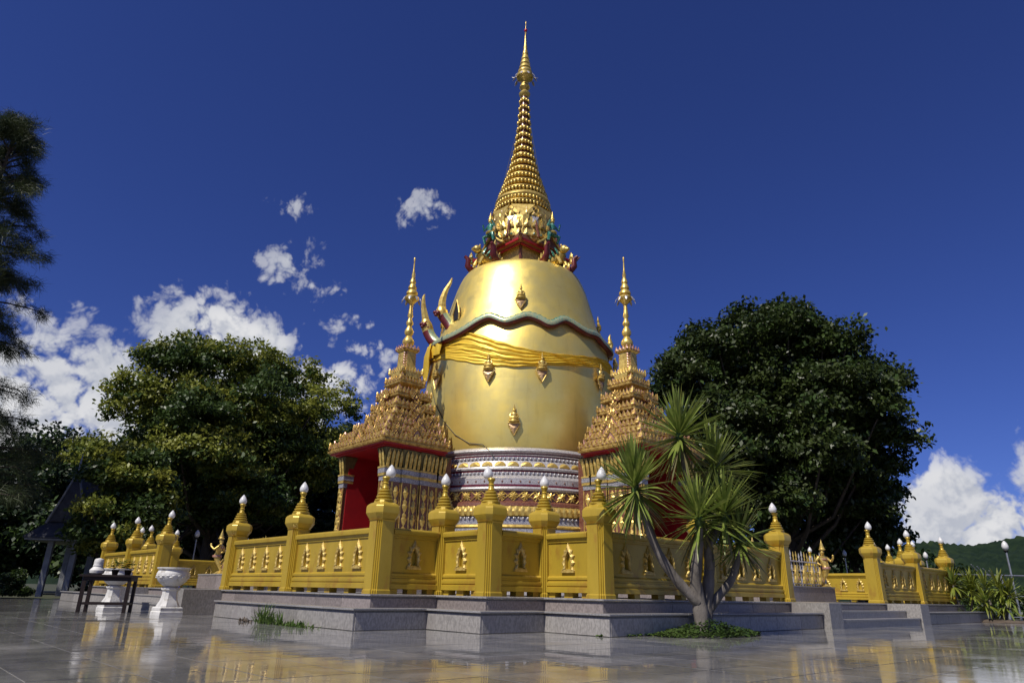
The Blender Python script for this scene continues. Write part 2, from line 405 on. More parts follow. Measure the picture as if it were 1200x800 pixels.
# ================================================================== BALUSTRADES
OCT = [(1, -.64), (1, .64), (.64, 1), (-.64, 1), (-1, .64), (-1, -.64), (-.64, -1), (.64, -1)]
def post_meshes():
    b = MB(); r = redent(1, .13, 3)
    b.poly(r, [(.195, 0), (.195, .05), (.180, .07), (.174, .6), (.170, 1.09), (.190, 1.11)])
    shaft = b.mesh('post_shaft', m_paint, 25)
    c = MB().poly(OCT, [(.170, 1.105), (.184, 1.130), (.206, 1.165), (.222, 1.195), (.230, 1.212), (.230, 1.308), (.224, 1.326), (.205, 1.350), (.176, 1.372), (.140, 1.385), (.130, 1.42), (.10, 1.421)])
    cap = c.mesh('post_cap', m_paint, 22)
    pr_ = [(.11, 1.400)]
    for r_, z_ in ((.152, 1.430), (.134, 1.482), (.116, 1.533), (.097, 1.582)):
        pr_ += [(r_-.012, z_-.020), (r_, z_-.012), (r_, z_+.008), (r_-.020, z_+.016), (r_-.048, z_+.020)]
    pr_ += [(.060, 1.620), (.050, 1.64), (.042, 1.685), (.054, 1.70), (.036, 1.72), (.050, 1.757), (.066, 1.785), (.058, 1.806)]
    f = MB().lathe(pr_, 20)
    fin = f.mesh('ringed_finial', m_paint, 28)
    l = MB().lathe([(.052, 1.804), (.074, 1.830), (.082, 1.862), (.079, 1.890), (.066, 1.925), (.046, 1.960), (.026, 1.988), (.009, 2.008), (0, 2.016)], 20)
    return shaft, cap, fin, l.mesh('lamp_globe', m_lamp, 60)
PM = post_meshes()
def sweep(L, prof):
    "extrude a symmetric moulding profile [(half thickness, z)] along x, length L centred"
    b = MB(); sec = [(-t, z) for t, z in prof] + [(t, z) for t, z in prof[::-1]]
    return b.loft([[(x, y, z) for y, z in sec] for x in (-L/2, L/2)])
NH, NW, NZ0 = .25, .105, .445
def niche_mesh():
    "gilt flame-edged arch round a small opening; lies in xz, faces -y"
    b = MB(); inner = []; outer = []
    hw = NW/2
    arch = [(-hw, 0), (-hw, .06), (-hw, .12), (-hw*.86, .165), (-hw*.5, .205), (0, .255), (hw*.5, .205), (hw*.86, .165), (hw, .12), (hw, .06), (hw, 0)]
    outl = [(-.125, -.035), (-.085, .03), (-.130, .085), (-.092, .125), (-.128, .185), (-.078, .205), (-.090, .265), (-.045, .275), (0, .375),
            (.045, .275), (.090, .265), (.078, .205), (.128, .185), (.092, .125), (.130, .085), (.085, .03), (.125, -.035)]
    # resample arch to the outline's count
    t = np.linspace(0, 1, len(outl)); s = np.linspace(0, 1, len(arch))
    ar = list(zip(np.interp(t, s, [p[0] for p in arch]), np.interp(t, s, [p[1] for p in arch])))
    n = len(outl); mid = [((a[0]*.55+o[0]*.45), (a[1]*.55+o[1]*.45)) for a, o in zip(ar, outl)]
    rings = [[(x, .0, z) for x, z in outl], [(x*.97, -.016, z) for x, z in outl], [(x, -.040, z) for x, z in mid], [(x, -.022, z) for x, z in ar], [(x, .03, z) for x, z in ar]]
    b.loft(rings, caps=(0, 0), closed=False)
    b.box(-.125, .125, -.036, 0, -.062, -.037); b.box(-.115, .115, -.026, 0, -.036, -.012)
    b.v = [(x*1.12, y, z*1.06) for x, y, z in b.v]
    return b.mesh('niche', m_niche)
NICHE = niche_mesh()
PAN = {}
def panel_meshes(L, n):
    if (L, n) in PAN: return PAN[(L, n)]
    base = sweep(L, [(.085, .075), (.118, .080), (.118, .150), (.094, .160), (.094, .172), (.108, .180), (.112, .205), (.108, .232), (.084, .240), (.084, .268), (.098, .274), (.098, .305), (.070, .330)])
    base.box(-L/2, -L/2+.16, -.075, .075, 0, .078); base.box(L/2-.16, L/2, -.075, .075, 0, .078); base.box(-.09, .09, -.07, .07, 0, .078)
    if L > 1.5:
        for s in (-1, 1): base.box(s*L/4-.07, s*L/4+.07, -.07, .07, 0, .078)
    rail = sweep(L, [(.060, .845), (.082, .850), (.082, .872), (.095, .876), (.095, .905), (.125, .912), (.130, .940), (.130, .972), (.118, .990), (.050, 1.008)])
    slabp = MB(); xs = [(-L/2 + L*(i+.5)/n) for i in range(n)] if n > 1 else [0]
    if n > 1: xs = [x*.93 for x in xs]
    z0, z1 = NZ0, NZ0+NH
    for s in (-1, 1):
        y0, y1 = (-.060, -.012) if s < 0 else (.012, .060)
        slabp.box(-L/2, L/2, y0, y1, .329, z0); slabp.box(-L/2, L/2, y0, y1, z1, .851)
        e = [-L/2] + [q for x in xs for q in (x-NW/2, x+NW/2)] + [L/2]
        for a, c in zip(e[::2], e[1::2]): slabp.box(a, c, y0, y1, z0, z1)
    slabp.box(-L/2, L/2, -.012, .012, .329, .851)
    PAN[(L, n)] = (slabp.mesh('panel', m_paint), rail.mesh('top_rail', m_paint, 20), base.mesh('base_moulding', m_paint, 20), xs)
    return PAN[(L, n)]
P0 = Vector((-(A+SS), -(A+SS), 0))
RUN = [(-M, -GP), (-M, -MID), (-M, -A), (-(A+SS), -A), (-(A+SS), -(A+SS)), (-A, -(A+SS)), (-A, -M), (-MID, -M), (-GP, -M)]
def balustrade(k, label):
    rz = k*pi/2; R = Matrix.Rotation(rz, 3, 'Z')
    root = thing('balustrade', label, 'balustrade', tuple(R @ P0 + Vector((0, 0, TZ))), rz, 'golden balustrades round the terrace')
    pts = [Vector((*p, 0))-P0 for p in RUN]
    for p in pts:
        jr = random.gauss(0, .006)
        o = put('post', PM[0], root, tuple(p), jr)
        put('cap', PM[1], o); put('finial', PM[2], o); put('lamp_globe', PM[3], o, rot=(random.gauss(0, .015), random.gauss(0, .015), 0))
    for a, b in zip(pts, pts[1:]):
        d = b-a; L = round(d.length-.33, 3); n = 4 if L > 1.5 else 1; c = (a+b)/2; ang = math.atan2(d.y, d.x)
        pm_, rm, bm, xs = panel_meshes(L, n)
        pn = put('panel', pm_, root, tuple(c), ang)
        put('top_rail', rm, pn); put('base_moulding', bm, pn)
        for x in xs:
            put('niche', NICHE, pn, (x, -.060, NZ0)); put('niche', NICHE, pn, (x, .060, NZ0), pi)
balustrade(0, 'golden balustrade angled round the corner between the two stairs behind the spiky plant')
balustrade(3, 'golden balustrade run on the far side of the stairs with the white urns')
balustrade(1, 'golden balustrade run between the far stairs and the yellow green bushes')
balustrade(2, 'golden balustrade corner hidden behind the stupa')

# ================================================================== STUPA
TH0 = HD + pi          # direction from the stupa towards the viewer
CC = Vector((-.015, .013, 0))
ch = thing('stupa', 'tall golden bell-shaped stupa with ringed spire, red naga and draped gold cloth', 'stupa', (CC.x, CC.y, TZ))
Z0 = TZ
def zz(prof): return [(r, z-Z0) for r, z in prof]
def lathe_part(name, prof, m_, n=96, par=ch, smooth=35):
    return MB().lathe(zz(prof), n, caps=(0, 0)).build(name, m_, par, smooth=smooth)
DPROF = [(3.44, 4.80), (3.50, 5.1), (3.55, 5.8), (3.56, 6.5), (3.54, 7.2), (3.51, 7.8), (3.45, 8.4), (3.33, 9.0), (3.16, 9.5), (2.99, 10.0), (2.86, 10.5), (2.73, 11.0), (2.59, 11.5), (2.48, 11.8), (2.39, 12.0), (2.31, 12.12), (2.15, 12.20), (1.5, 12.25), (.6, 12.28)]
def dome_r(z): return float(np.interp(z, [p[1] for p in DPROF], [p[0] for p in DPROF]))
dome_ = lathe_part('dome', DPROF, m_dome, 220, smooth=60)
# overlapping sheets of gold leaf differ a little in gloss and tone; rain has left faint streaks
def leaf_sheets(m):
    nt = m.node_tree; h = G(nt); b = nt.nodes['Principled BSDF']; tc_ = h.n('ShaderNodeTexCoord').outputs['Object']
    sp_ = h.n('ShaderNodeSeparateXYZ'); h.put(sp_.inputs[0], tc_); an = h.m('MULTIPLY', h.m('ARCTAN2', sp_.outputs[1], sp_.outputs[0]), 9.)
    cb_ = h.n('ShaderNodeCombineXYZ'); h.put(cb_.inputs[0], h.m('FLOOR', an)); h.put(cb_.inputs[1], h.m('FLOOR', h.m('MULTIPLY', sp_.outputs[2], 2.7)))
    wn_ = h.n('ShaderNodeTexWhiteNoise', noise_dimensions='2D'); h.put(wn_.inputs['Vector'], cb_.outputs[0])
    old = b.inputs['Roughness'].links[0].from_socket
    h.put(b.inputs['Roughness'], h.m('ADD', old, h.m('MULTIPLY_ADD', wn_.outputs['Value'], .03, -.015)))
    oc = b.inputs['Base Color'].links[0].from_socket; hs = h.n('ShaderNodeHueSaturation'); h.put(hs.inputs['Color'], oc)
    st = h.noise(h.v('MULTIPLY', tc_, (3., 3., .35)), 1.6, 4, .6)
    h.put(hs.inputs['Value'], h.m('MULTIPLY', h.m('MULTIPLY_ADD', wn_.outputs['Value'], .02, .99), h.ramp(st, .55, .75, 1., .88))); h.put(b.inputs['Base Color'], hs.outputs[0])
leaf_sheets(m_dome)
# ---- base rings under the dome
def torus(R, z0, z1, bulge, k=6): return [(R+bulge*sin(pi*i/k), z1-(z1-z0)*i/k) for i in range(k+1)][::-1]
def band(name, prof, m_): return lathe_part(name, prof, m_, 112)
band('silver_ring', torus(3.50, 4.60, 4.84, .13), m_silver)
band('crimson_ring', [(3.60, 4.52), (3.60, 4.60), (3.5, 4.61)], m_crim); band('silver_fillet', torus(3.59, 4.555, 4.60, .03, 4), m_silver)
bd1 = band('bead_ring', [(3.64, 4.40), (3.62, 4.52)], m_blue)
slope1 = band('silver_slope', [(3.82, 4.13), (3.78, 4.20), (3.66, 4.39), (3.6, 4.40)], m_silver)
band('crimson_ring', [(3.78, 4.02), (3.80, 4.13), (3.7, 4.135)], m_crim); band('silver_fillet', torus(3.79, 4.075, 4.13, .03, 4), m_silver)
bd2 = band('bead_ring', [(3.82, 3.93), (3.80, 4.02)], m_blue)
band('silver_slope', [(3.98, 3.80), (3.94, 3.82), (3.83, 3.925), (3.8, 3.93)], m_silver)
dt = band('mosaic_ring', [(3.98, 3.61), (3.99, 3.80)], m_silver)
band('crimson_ring', [(4.03, 3.55), (4.03, 3.61), (3.9, 3.615)], m_crim)
band('silver_ring', torus(4.02, 3.42, 3.55, .06), m_silver)
fl = band('dark_frieze', [(4.00, 3.11), (4.00, 3.42)], m_brown)
band('brown_ring', [(4.12, 2.96), (4.10, 3.06), (4.03, 3.11)], m_brown)
lt = band('lotus_ring', torus(4.10, 2.64, 2.96, .13), m_gold)
bd3 = band('bead_ring', [(4.16, 2.56), (4.14, 2.64)], m_blue)
band('blue_mosaic_ring', [(4.16, 2.42), (4.15, 2.56)], m_blue)
band('gold_roll', torus(4.17, 2.30, 2.42, .07), m_gold)
band('blue_mosaic_ring', [(4.22, 2.16), (4.20, 2.30)], m_blue)
band('gold_roll', torus(4.24, 2.02, 2.16, .08), m_gold)
band('base_drum', [(4.9, Z0+.001), (4.9, 1.0), (4.6, 1.05), (4.55, 1.7), (4.4, 1.75), (4.3, 2.02)], m_silver)
def ringof(n, me, name, par, R, z, **kw):
    for i in range(n):
        a = TH0 - 1.75 + 3.5*(i+.5)/n
        put(name, me, par, (R*cos(a), R*sin(a), z-Z0), rot=(kw.get('tilt', 0), 0, a+pi/2), scale=kw.get('scale'))
def beads(R, z, r, n, par):
    b = MB()
    for i in range(n): a = 2*pi*i/n; b.ball((R*cos(a), R*sin(a), z-Z0), (r, r, r*1.15), 6, 4)
    b.build('bead_string', m_silver, par, smooth=80, kind='stuff')
beads(3.66, 4.46, .040, 170, bd1); beads(3.84, 3.975, .040, 180, bd2); beads(4.18, 2.60, .036, 190, bd3)
# scallops (half discs), stars and petals: one mesh each, set round the viewer's half of the ring
def fan(pts, d0, d1):
    "raised polygon in xz facing -y: rim at -d0, crown point at -d1"
    b = MB(); n = len(pts); cx = sum(p[0] for p in pts)/n; cz = sum(p[1] for p in pts)/n
    V = [(x, 0, z) for x, z in pts] + [(x, -d0, z) for x, z in pts] + [(cx, -d1, cz)]
    F = [(i, (i+1) % n, n+(i+1) % n, n+i) for i in range(n)] + [(n+i, n+(i+1) % n, 2*n) for i in range(n)]
    return b.add(V, F)
sc = fan([(-.175, -.02), (.175, -.02)] + [(.175*cos(t), .0+.155*sin(t)) for t in np.linspace(0, pi, 9)], .012, .055).mesh('scallop', m_gold)
ringof(32, sc, 'scallop', slope1, 3.775, 4.215, tilt=-.5)
star = MB()
star.merge(fan([(.150*(1 if i % 2 == 0 else   .55)*cos(pi*i/8+pi/8), .150*(1 if i % 2 == 0 else .55)*sin(pi*i/8+pi/8)) for i in range(16)], .02, .07))
star_me = star.mesh('flower', m_gold)
ringof(38, star_me, 'flower', fl, 4.005, 3.265)
lozb = MB()
for i in range(76):
    a = 2*pi*i/76
    for s in (-1, 1):
        p = [Vector((4.012*cos(a+s*t), 4.012*sin(a+s*t), z-Z0)) for t, z in ((-.041, 3.12), (.041, 3.41))]
        lozb.tube([tuple(q) for q in p], .016, 4)
lozb.build('lattice', m_gold, fl, kind='stuff')
pet = fan([(-.05, -.13), (.05, -.13), (.075, .02), (.05, .11), (0, .15), (-.05, .11), (-.075, .02)], .012, .05).mesh('lotus_petal', m_gold, 30)
ringof(80, pet, 'lotus_petal', lt, 4.205, 2.80)
dots = MB()
dm = fan([(-.03, 0), (0, -.045), (.03, 0), (0, .045)], .004, .02)
for i in range(90):
    a = 2*pi*i/90; dots.merge(dm, Matrix.Translation((3.985*cos(a), 3.985*sin(a), 3.70-Z0)) @ Matrix.Rotation(a+pi/2, 4, 'Z'))
dots.build('dark_studs', m_brown, dt, kind='stuff')
# ---- draped cloth
def on_dome(phi, z, off): r = dome_r(z)+off; a = TH0+phi; return (r*cos(a), r*sin(a), z-Z0)
tp = np.array([(-180, 8.85), (-110, 9.0), (-75, 9.14), (-55.5, 9.12), (-43.6, 9.08), (-35, 9.02), (-25, 8.79), (-14, 8.48), (-4, 8.27), (5, 8.14), (14.7, 8.08), (25, 8.10), (36.8, 8.2), (53.6, 8.36), (80, 8.5), (120, 8.6), (180, 8.85)])
bt = np.array([(-180, 8.2), (-110, 8.3), (-85, 8.35), (-69.6, 8.40), (-48.8, 8.12), (-34.4, 7.85), (-23, 7.64), (-13, 7.52), (-4, 7.50), (5, 7.54), (14.7, 7.62), (25, 7.70), (36.5, 7.81), (52, 7.98), (80, 8.1), (120, 8.1), (180, 8.2)])
NP, NQ = 300, 46
b = MB(); V = []; F = []
for i in range(NP+1):
    ph = -180+360*i/NP
    t_, b_ = np.interp(ph, tp[:, 0], tp[:, 1]), np.interp(ph, bt[:, 0], bt[:, 1])
    for j in range(NQ+1):
        q = j/NQ; w = abs(t_-b_)
        ph2 = rad(ph)
        fold = .5+.5*sin(q*33+1.6*sin(ph2*2.3+q*3)+1.1*sin(ph2*5+q*9)); fine = .5+.5*sin(q*71+2*sin(ph2*3.1)+1.5*sin(ph2*9+q*5))
        off = .015+.055*fold*(.6+.4*sin(ph2*3+q*4))+.028*fine
        if j in (0, NQ): off = .006
        V.append(on_dome(ph2, b_+(t_-b_)*q + .012*sin(ph2*31+q*7), off))
for i in range(NP):
    for j in range(NQ):
        a = i*(NQ+1)+j; F.append((a, a+NQ+1, a+NQ+2, a+1))
b.add(V, F).build('draped_cloth', m_cloth, ch, smooth=80)
kn = MB()   # knot and loose ends at the cloth's gathered side
def strip(pts, w0, w1, lift):
    V = []; n = len(pts)
    for i, (ph, z, o) in enumerate(pts):
        w = w0+(w1-w0)*i/(n-1)
        for j in range(7):
            q = j/6-.5; V.append(on_dome(rad(ph+q*w), z, o+.06*sin(j*2.1+i*.4)))
    F = [(i*7+j, (i+1)*7+j, (i+1)*7+j+1, i*7+j+1) for i in range(n-1) for j in range(6)]
    kn.add(V, F)
strip([(-70, 9.25, .12), (-69, 9.0, .26), (-70, 8.7, .26), (-72, 8.35, .18), (-74, 8.0, .12), (-76, 7.7, .10)], 9, 22, 0)
strip([(-66, 9.15, .14), (-60, 8.95, .22), (-57, 8.7, .20), (-60, 8.42, .14)], 7, 16, 0)
kn.build('cloth_knot', m_cloth, ch, smooth=80)
# ---- naga: wavy body round the dome, two reared necks on the left shoulder
NG = [(-78, 8.95), (-60, 8.92), (-46, 8.90), (-36.2, 9.01), (-25.3, 9.35), (-18.9, 9.42), (-10.6, 9.18), (-5.6, 9.22), (2.8, 9.42), (9.6, 9.32), (16.4, 9.14), (24.3, 9.40), (29.4, 9.42), (40.8, 9.17), (52.4, 9.22), (60, 9.02), (75, 9.0), (90, 9.25), (105, 9.0)]
def smoothpath(P, k=5):
    P = [np.array(p, float) for p in P]; out = []
    for i in range(len(P)-1):
        p0, p1, p2, p3 = P[max(i-1, 0)], P[i], P[i+1], P[min(i+2, len(P)-1)]
        for t in np.linspace(0, 1, k, endpoint=False):
            out.append(.5*((2*p1)+(-p0+p2)*t+(2*p0-5*p1+4*p2-p3)*t*t+(-p0+3*p1-3*p2+p3)*t**3))
    out.append(P[-1]); return out
def naga_tube(mb, pts, R, n=14):
    "tube whose frame keeps 'up' up: crest green on top, pale scales, red belly below"
    P = [Vector(p) for p in pts]; rings = []
    for i, p in enumerate(P):
        t = (P[min(i+1, len(P)-1)]-P[max(i-1, 0)]).normalized(); out = Vector((p.x, p.y, 0)).normalized()
        upv = (out.cross(t)).normalized()
        if upv.z < 0: upv = -upv
        rings.append([tuple(p + (out*cos(2*pi*j/n)*.85 + upv*sin(2*pi*j/n))*R[i]*(1.16 if j == 3 and i % 2 else 1)) for j in range(n)])
    def mi(i, j):
        a = ((j+.5)/n*360) % 360
        return 0 if 42 < a < 110 else (2 if 190 < a < 347 else 1)
    mb.loft(rings, mi)
nb = MB(); path = smoothpath(NG, 5)
naga_tube(nb, [on_dome(rad(p[0]), p[1], .14) for p in path], [.145]*len(path))
nag = nb.build('naga_body', [m_green, m_scale, m_belly], ch, smooth=50)
lat = RT; tow = -FW
def loc3(r, d, z): p = lat*r + tow*d; return (p.x, p.y, z-Z0)
def neck(pts, R):
    q = MB(); P = smoothpath(pts, 5); Rr = np.interp(np.linspace(0, 1, len(P)), np.linspace(0, 1, len(R)), R)
    P = [loc3(*p) for p in P]; n = 12; V3 = [Vector(p) for p in P]; rings = []
    for i, p in enumerate(V3):
        t = (V3[min(i+1, len(P)-1)]-V3[max(i-1, 0)]).normalized(); s_ = Vector(tow); s_ = (s_-t*s_.dot(t)).normalized(); w = t.cross(s_)
        rings.append([tuple(p+(s_*cos(2*pi*j/n)*.8 + w*sin(2*pi*j/n))*Rr[i]) for j in range(n)])
    def mi(i, j):
        if i > len(P)*.62: return 1
        c_ = sum((Vector(v) for v in (rings[i][j], rings[i][(j+1) % n], rings[i+1][j], rings[i+1][(j+1) % n])), Vector())/4 - (V3[i]+V3[i+1])/2
        return 2 if c_.normalized().dot((-lat-UP*.9).normalized()) > .1 else 0
    q.loft(rings, mi); return q
def crest(par, pts, w):
    "flame-shaped golden crest rising behind a naga's head"
    q = MB(); P = smoothpath(pts, 5); n = len(P); rings = []
    for i, p in enumerate(P):
        t = P[min(i+1, n-1)]-P[max(i-1, 0)]; nx = np.array([t[2], 0, -t[0]]); nx = nx/np.linalg.norm(nx)
        k = i/(n-1); ww = w*(1.15-.2*k)*(1-k)**.75+.010
        a, c_ = p+nx*ww, p-nx*ww; d = .07*(1-k)+.012
        rings.append([loc3(*a), loc3(p[0], p[1]+d, p[2]), loc3(*c_), loc3(p[0], p[1]-d, p[2])])
    return q.loft(rings).build('crest', m_gold, par, smooth=30)
def jaw(par, p, s):
    q = MB()
    for k, (dx, dz, l) in enumerate(((-.20, .06, .10), (-.17, -.05, .08), (-.05, .12, .09), (-.10, .02, .12), (.02, -.08, .10))):
        q.ball(loc3(p[0]+dx*s, p[1]+.04*(k % 2), p[2]+dz*s), (l*s, l*s, l*s*.8), 8, 5)
    return q.build('jaw', m_belly, par, smooth=60)
nk1 = neck([(-2.15, 1.95, 8.90), (-2.75, 1.55, 8.92), (-3.15, 1.3, 9.12), (-3.40, 1.2, 9.45), (-3.53, 1.2, 9.80), (-3.60, 1.2, 10.05)], [.22, .23, .22, .21, .22, .14]).build('naga_neck', [m_scale, m_gold, m_belly], nag, smooth=50)
nk2 = neck([(-2.25, 1.85, 9.02), (-2.42, 1.6, 9.3), (-2.62, 1.45, 9.72), (-2.85, 1.4, 10.05), (-2.98, 1.4, 10.30), (-3.0, 1.4, 10.5)], [.22, .22, .21, .21, .23, .14]).build('naga_neck', [m_scale, m_gold, m_belly], nag, smooth=50)
def place_crest(pts, w): return crest(nag, pts, w)
place_crest([(-3.52, 1.2, 9.75), (-3.62, 1.2, 10.2), (-3.70, 1.2, 10.6), (-3.72, 1.2, 10.95), (-3.68, 1.2, 11.1)], .13)
place_crest([(-2.95, 1.4, 10.2), (-2.98, 1.4, 10.7), (-2.88, 1.4, 11.15), (-2.72, 1.4, 11.5), (-2.66, 1.4, 11.72)], .14)
jaw(nag, (-3.50, 1.28, 9.78), 1.0); jaw(nag, (-3.0, 1.48, 10.18), 1.0)
# dark pointed window beside the necks
wn = fan([(-.13, 0), (.13, 0), (.16, .22), (.10, .42), (0, .72), (-.10, .42), (-.16, .22)], .03, .032)
w_ = MB().merge(wn); wo_ = w_.build('dome_window', m_cable, ch, on_dome(rad(-50), 9.75, .0), TH0+rad(-50)+pi/2)
wf = MB()
for s in (-1, 1): wf.tube([(s*.17, -.03, -.02), (s*.20, -.04, .22), (s*.13, -.03, .45), (0, -.03, .80)], [.035, .035, .03, .02], 6)
wf.build('window_frame', m_gold, wo_)
# tail ends peeping over the far shoulder
for ph, z, h in ((86, 9.3, .7), (92, 9.1, .55), (88, 8.6, .5)):
    q = MB().tube([(0, 0, 0), (.08, 0, h*.4), (0, 0, h*.75), (.06, 0, h)], [.09, .10, .06, .012], 7)
    q.ball((.04, 0, h*.45), (.12, .1, .12), 7, 5); q.build('tail_flame', m_gold, nag, on_dome(rad(ph), z, .22), smooth=50)
def flame(w, h, d):
    pts = [(-.50*w, 0), (.50*w, 0), (.54*w, .22*h), (.36*w, .40*h), (.42*w, .52*h), (.20*w, .74*h), (0, h), (-.20*w, .74*h), (-.42*w, .52*h), (-.36*w, .40*h), (-.54*w, .22*h)]
    b = MB(); n = len(pts); ridge = [(0, -d, .18*h), (0, -d*.9, .55*h)]
    V = [(x, -d*.35, z) for x, z in pts] + [(x, d*.35, z) for x, z in pts] + [(0, -d, .30*h), (0, d, .30*h)]
    F = [(i, n+i, n+(i+1) % n, (i+1) % n) for i in range(n)] + [(i, (i+1) % n, 2*n) for i in range(n)] + [(n+(i+1) % n, n+i, 2*n+1) for i in range(n)]
    b.add(V, F)
    b.add([(-.16*w, -d*.92, .22*h), (0, -d*1.05, .12*h), (.16*w, -d*.92, .22*h), (0, -d*1.05, .46*h), (0, -d*1.25, .27*h)], [(0, 1, 4), (1, 2, 4), (2, 3, 4), (3, 0, 4)], 1)
    return b
m_pgold = mat('rose_gilt', (.62, .44, .22), .4, .35, (.42, .24, .13), 22.)
# ---- small deities on pendant lozenges
fg = MB()
fg.lathe([(.0, -.02), (.17, 0), (.20, .04), (.17, .08)], 14, sq=.7)
fg.ball((0, -.02, .12), (.175, .12, .06), 12, 6)
fg.loft([[(x*w, y*d-.01, z) for x, y in [(cos(t), sin(t)) for t in np.linspace(0, 2*pi, 10, endpoint=False)]] for w, d, z in ((.085, .06, .13), (.07, .05, .20), (.10, .06, .28), (.09, .05, .325), (.03, .03, .345), (.03, .03, .36))])
fg.ball((0, -.01, .405), (.05, .05, .06), 10, 6)
fg.lathe([(.055, .43), (.06, .45), (.035, .48), (.04, .50), (.02, .55), (.022, .565), (.0, .66)], 10)
for s in (-1, 1): fg.tube([(s*.10, -.01, .31), (s*.15, -.03, .22), (s*.09, -.10, .16), (0, -.11, .17)], [.03, .027, .024, .02], 6)
fig_me = fg.mesh('deity', m_gold, 50)
pd = MB()
pd.merge(fan([(0, -.48), (.05, -.38), (.10, -.33), (.10, -.26), (.18, -.20), (.16, -.13), (.24, -.05), (.15, -.02), (-.15, -.02), (-.24, -.05), (-.16, -.13), (-.18, -.20), (-.10, -.26), (-.10, -.33), (-.05, -.38)], .03, .10))
pd_me = pd.mesh('pendant', m_pgold)
pe = MB()
for s in (-1, 1): pe.tube([(s*.20, -.02, -.02), (s*.17, -.04, -.16), (s*.09, -.04, -.30), (0, -.04, -.47)], [.028, .024, .022, .012], 5)
pe.tube([(-.2, -.04, -.01), (.2, -.04, -.01)], .03, 6)
pe_me = pe.mesh('pendant_rim', m_gold, 50)
for ph, z in ((-1, 10.18), (88, 10.2), (-90, 10.2), (-17.5, 7.42), (10.9, 7.42), (50.5, 7.50), (-54.6, 7.52), (-3.3, 5.62), (75, 5.7), (-78, 5.7), (90, 7.5)):
    slope = math.atan2(dome_r(z-.3)-dome_r(z+.3), .6)
    o = put('deity', fig_me, ch, on_dome(rad(ph), z, .10), rot=(0, 0, TH0+rad(ph)+pi/2), scale=.92)
    pnd = put('pendant', pd_me, o, (0, .05, 0), rot=(-slope, 0, 0)); put('pendant_rim', pe_me, pnd)
# ---- square shrine box and little roofs above the dome
bx = MB().box(-1.12, 1.12, -1.12, 1.12, 12.10-Z0, 13.20-Z0); box_ = bx.build('shrine_box', m_gold, ch)
for sx in (-1, 1):
    for sy in (-1, 1): MB().box(min(sx*1.05, sx*1.145), max(sx*1.05, sx*1.145), min(sy*1.05, sy*1.145), max(sy*1.05, sy*1.145), 12.2-Z0, 13.2-Z0).build('corner_post', m_brown, box_)
tr = MB().box(-1.18, 1.18, -1.18, 1.18, 12.05-Z0, 12.30-Z0); tr.build('shadow_band', m_brown, box_)  # dark brown band standing in for the shadow at the box's foot
SQ = [(1, -1), (1, 1), (-1, 1), (-1, -1)]
rf = MB(); rf.poly(SQ, [(1.30, 13.10-Z0), (1.42, 13.12-Z0), (1.42, 13.18-Z0), (1.20, 13.34-Z0), (1.15, 13.62-Z0)]); roof_ = rf.build('shrine_roof', m_brown, ch)
tr = MB()
for a in range(4):
    c_, s_ = cos(a*pi/2), sin(a*pi/2)
    R4 = Matrix.Rotation(a*pi/2, 4, 'Z')
    e = MB().box(-1.46, 1.46, -1.46, -1.40, 13.13-Z0, 13.22-Z0); tr.merge(e, R4)
    e = MB().box(-1.30, 1.30, -1.30, -1.26, 13.03-Z0, 13.10-Z0); tr.merge(e, R4)
tr.build('eave_trim', m_red, roof_)
hn = MB()
hn.tube([(0, 0, 0), (.25, 0, -.02), (.48, 0, .06), (.66, 0, .24)], [.09, .085, .06, .012], 7)
for k in range(3): hn.tube([(.15+.12*k, 0, .03), (.24+.13*k, 0, .16), (.34+.14*k, 0, .22)], [.05, .04, .008], 6)
hn_me = hn.mesh('corner_horn', m_brown, 50)
hr = MB().tube([(-.1, 0, .09), (.2, 0, .09), (.30, 0, .13)], [.03, .035, .03], 6).mesh('horn_stripe', m_red, 50)
for a in range(4):
    t = pi/4+a*pi/2; o = put('corner_horn', hn_me, roof_, (1.72*cos(t), 1.72*sin(t), 13.16-Z0), t); put('horn_stripe', hr, o)
# a gable, a green guardian and a gilt lion on every side
gb = MB(); gb.add([(-.62, 0, 0), (.62, 0, 0), (0, 0, .55), (-.62, .7, 0), (.62, .7, 0), (0, .9, .55)], [(0, 1, 2), (0, 2, 5, 3), (1, 4, 5, 2), (3, 5, 4), (0, 3, 4, 1)])
gb_me = gb.mesh('dormer_gable', m_brown)
gt = MB()
for s in (-1, 1): gt.tube([(s*.72, -.03, -.05), (s*.45, -.03, .14), (s*.2, -.03, .36), (0, -.03, .62)], [.05, .045, .045, .03], 6)
gt.tube([(0, -.03, .58), (0, -.06, .75), (0, 0, .92)], [.04, .03, .008], 6)
gt_me = gt.mesh('gable_edge', m_gold, 50)
gu = MB()   # guardian: bent legs, torso, lifted arms, pointed crown
gu.loft([[(x*w, y*d, z) for x, y in [(cos(t), sin(t)) for t in np.linspace(0, 2*pi, 10, endpoint=False)]] for w, d, z in ((.10, .09, .26), (.12, .10, .34), (.08, .07, .44), (.13, .09, .56), (.11, .07, .63), (.04, .04, .66), (.04, .04, .70))])
for s in (-1, 1):
    gu.tube([(s*.06, 0, .28), (s*.22, -.08, .24), (s*.20, -.02, .02)], [.075, .06, .045], 7)
    gu.tube([(s*.12, 0, .60), (s*.25, -.04, .50), (s*.22, -.12, .68)], [.045, .04, .03], 6)
gu_me = gu.mesh('guardian', m_green, 50)
gh = MB().ball((0, -.01, .76), (.065, .065, .08), 10, 6); gh.lathe([(.075, .79), (.085, .82), (.05, .88), (.055, .90), (.02, 1.0), (0, 1.12)], 10); gh.lathe([(.13, .30), (.15, .34), (.12, .38)], 10)
gh_me = gh.mesh('crown', m_gold, 50)
li = MB()
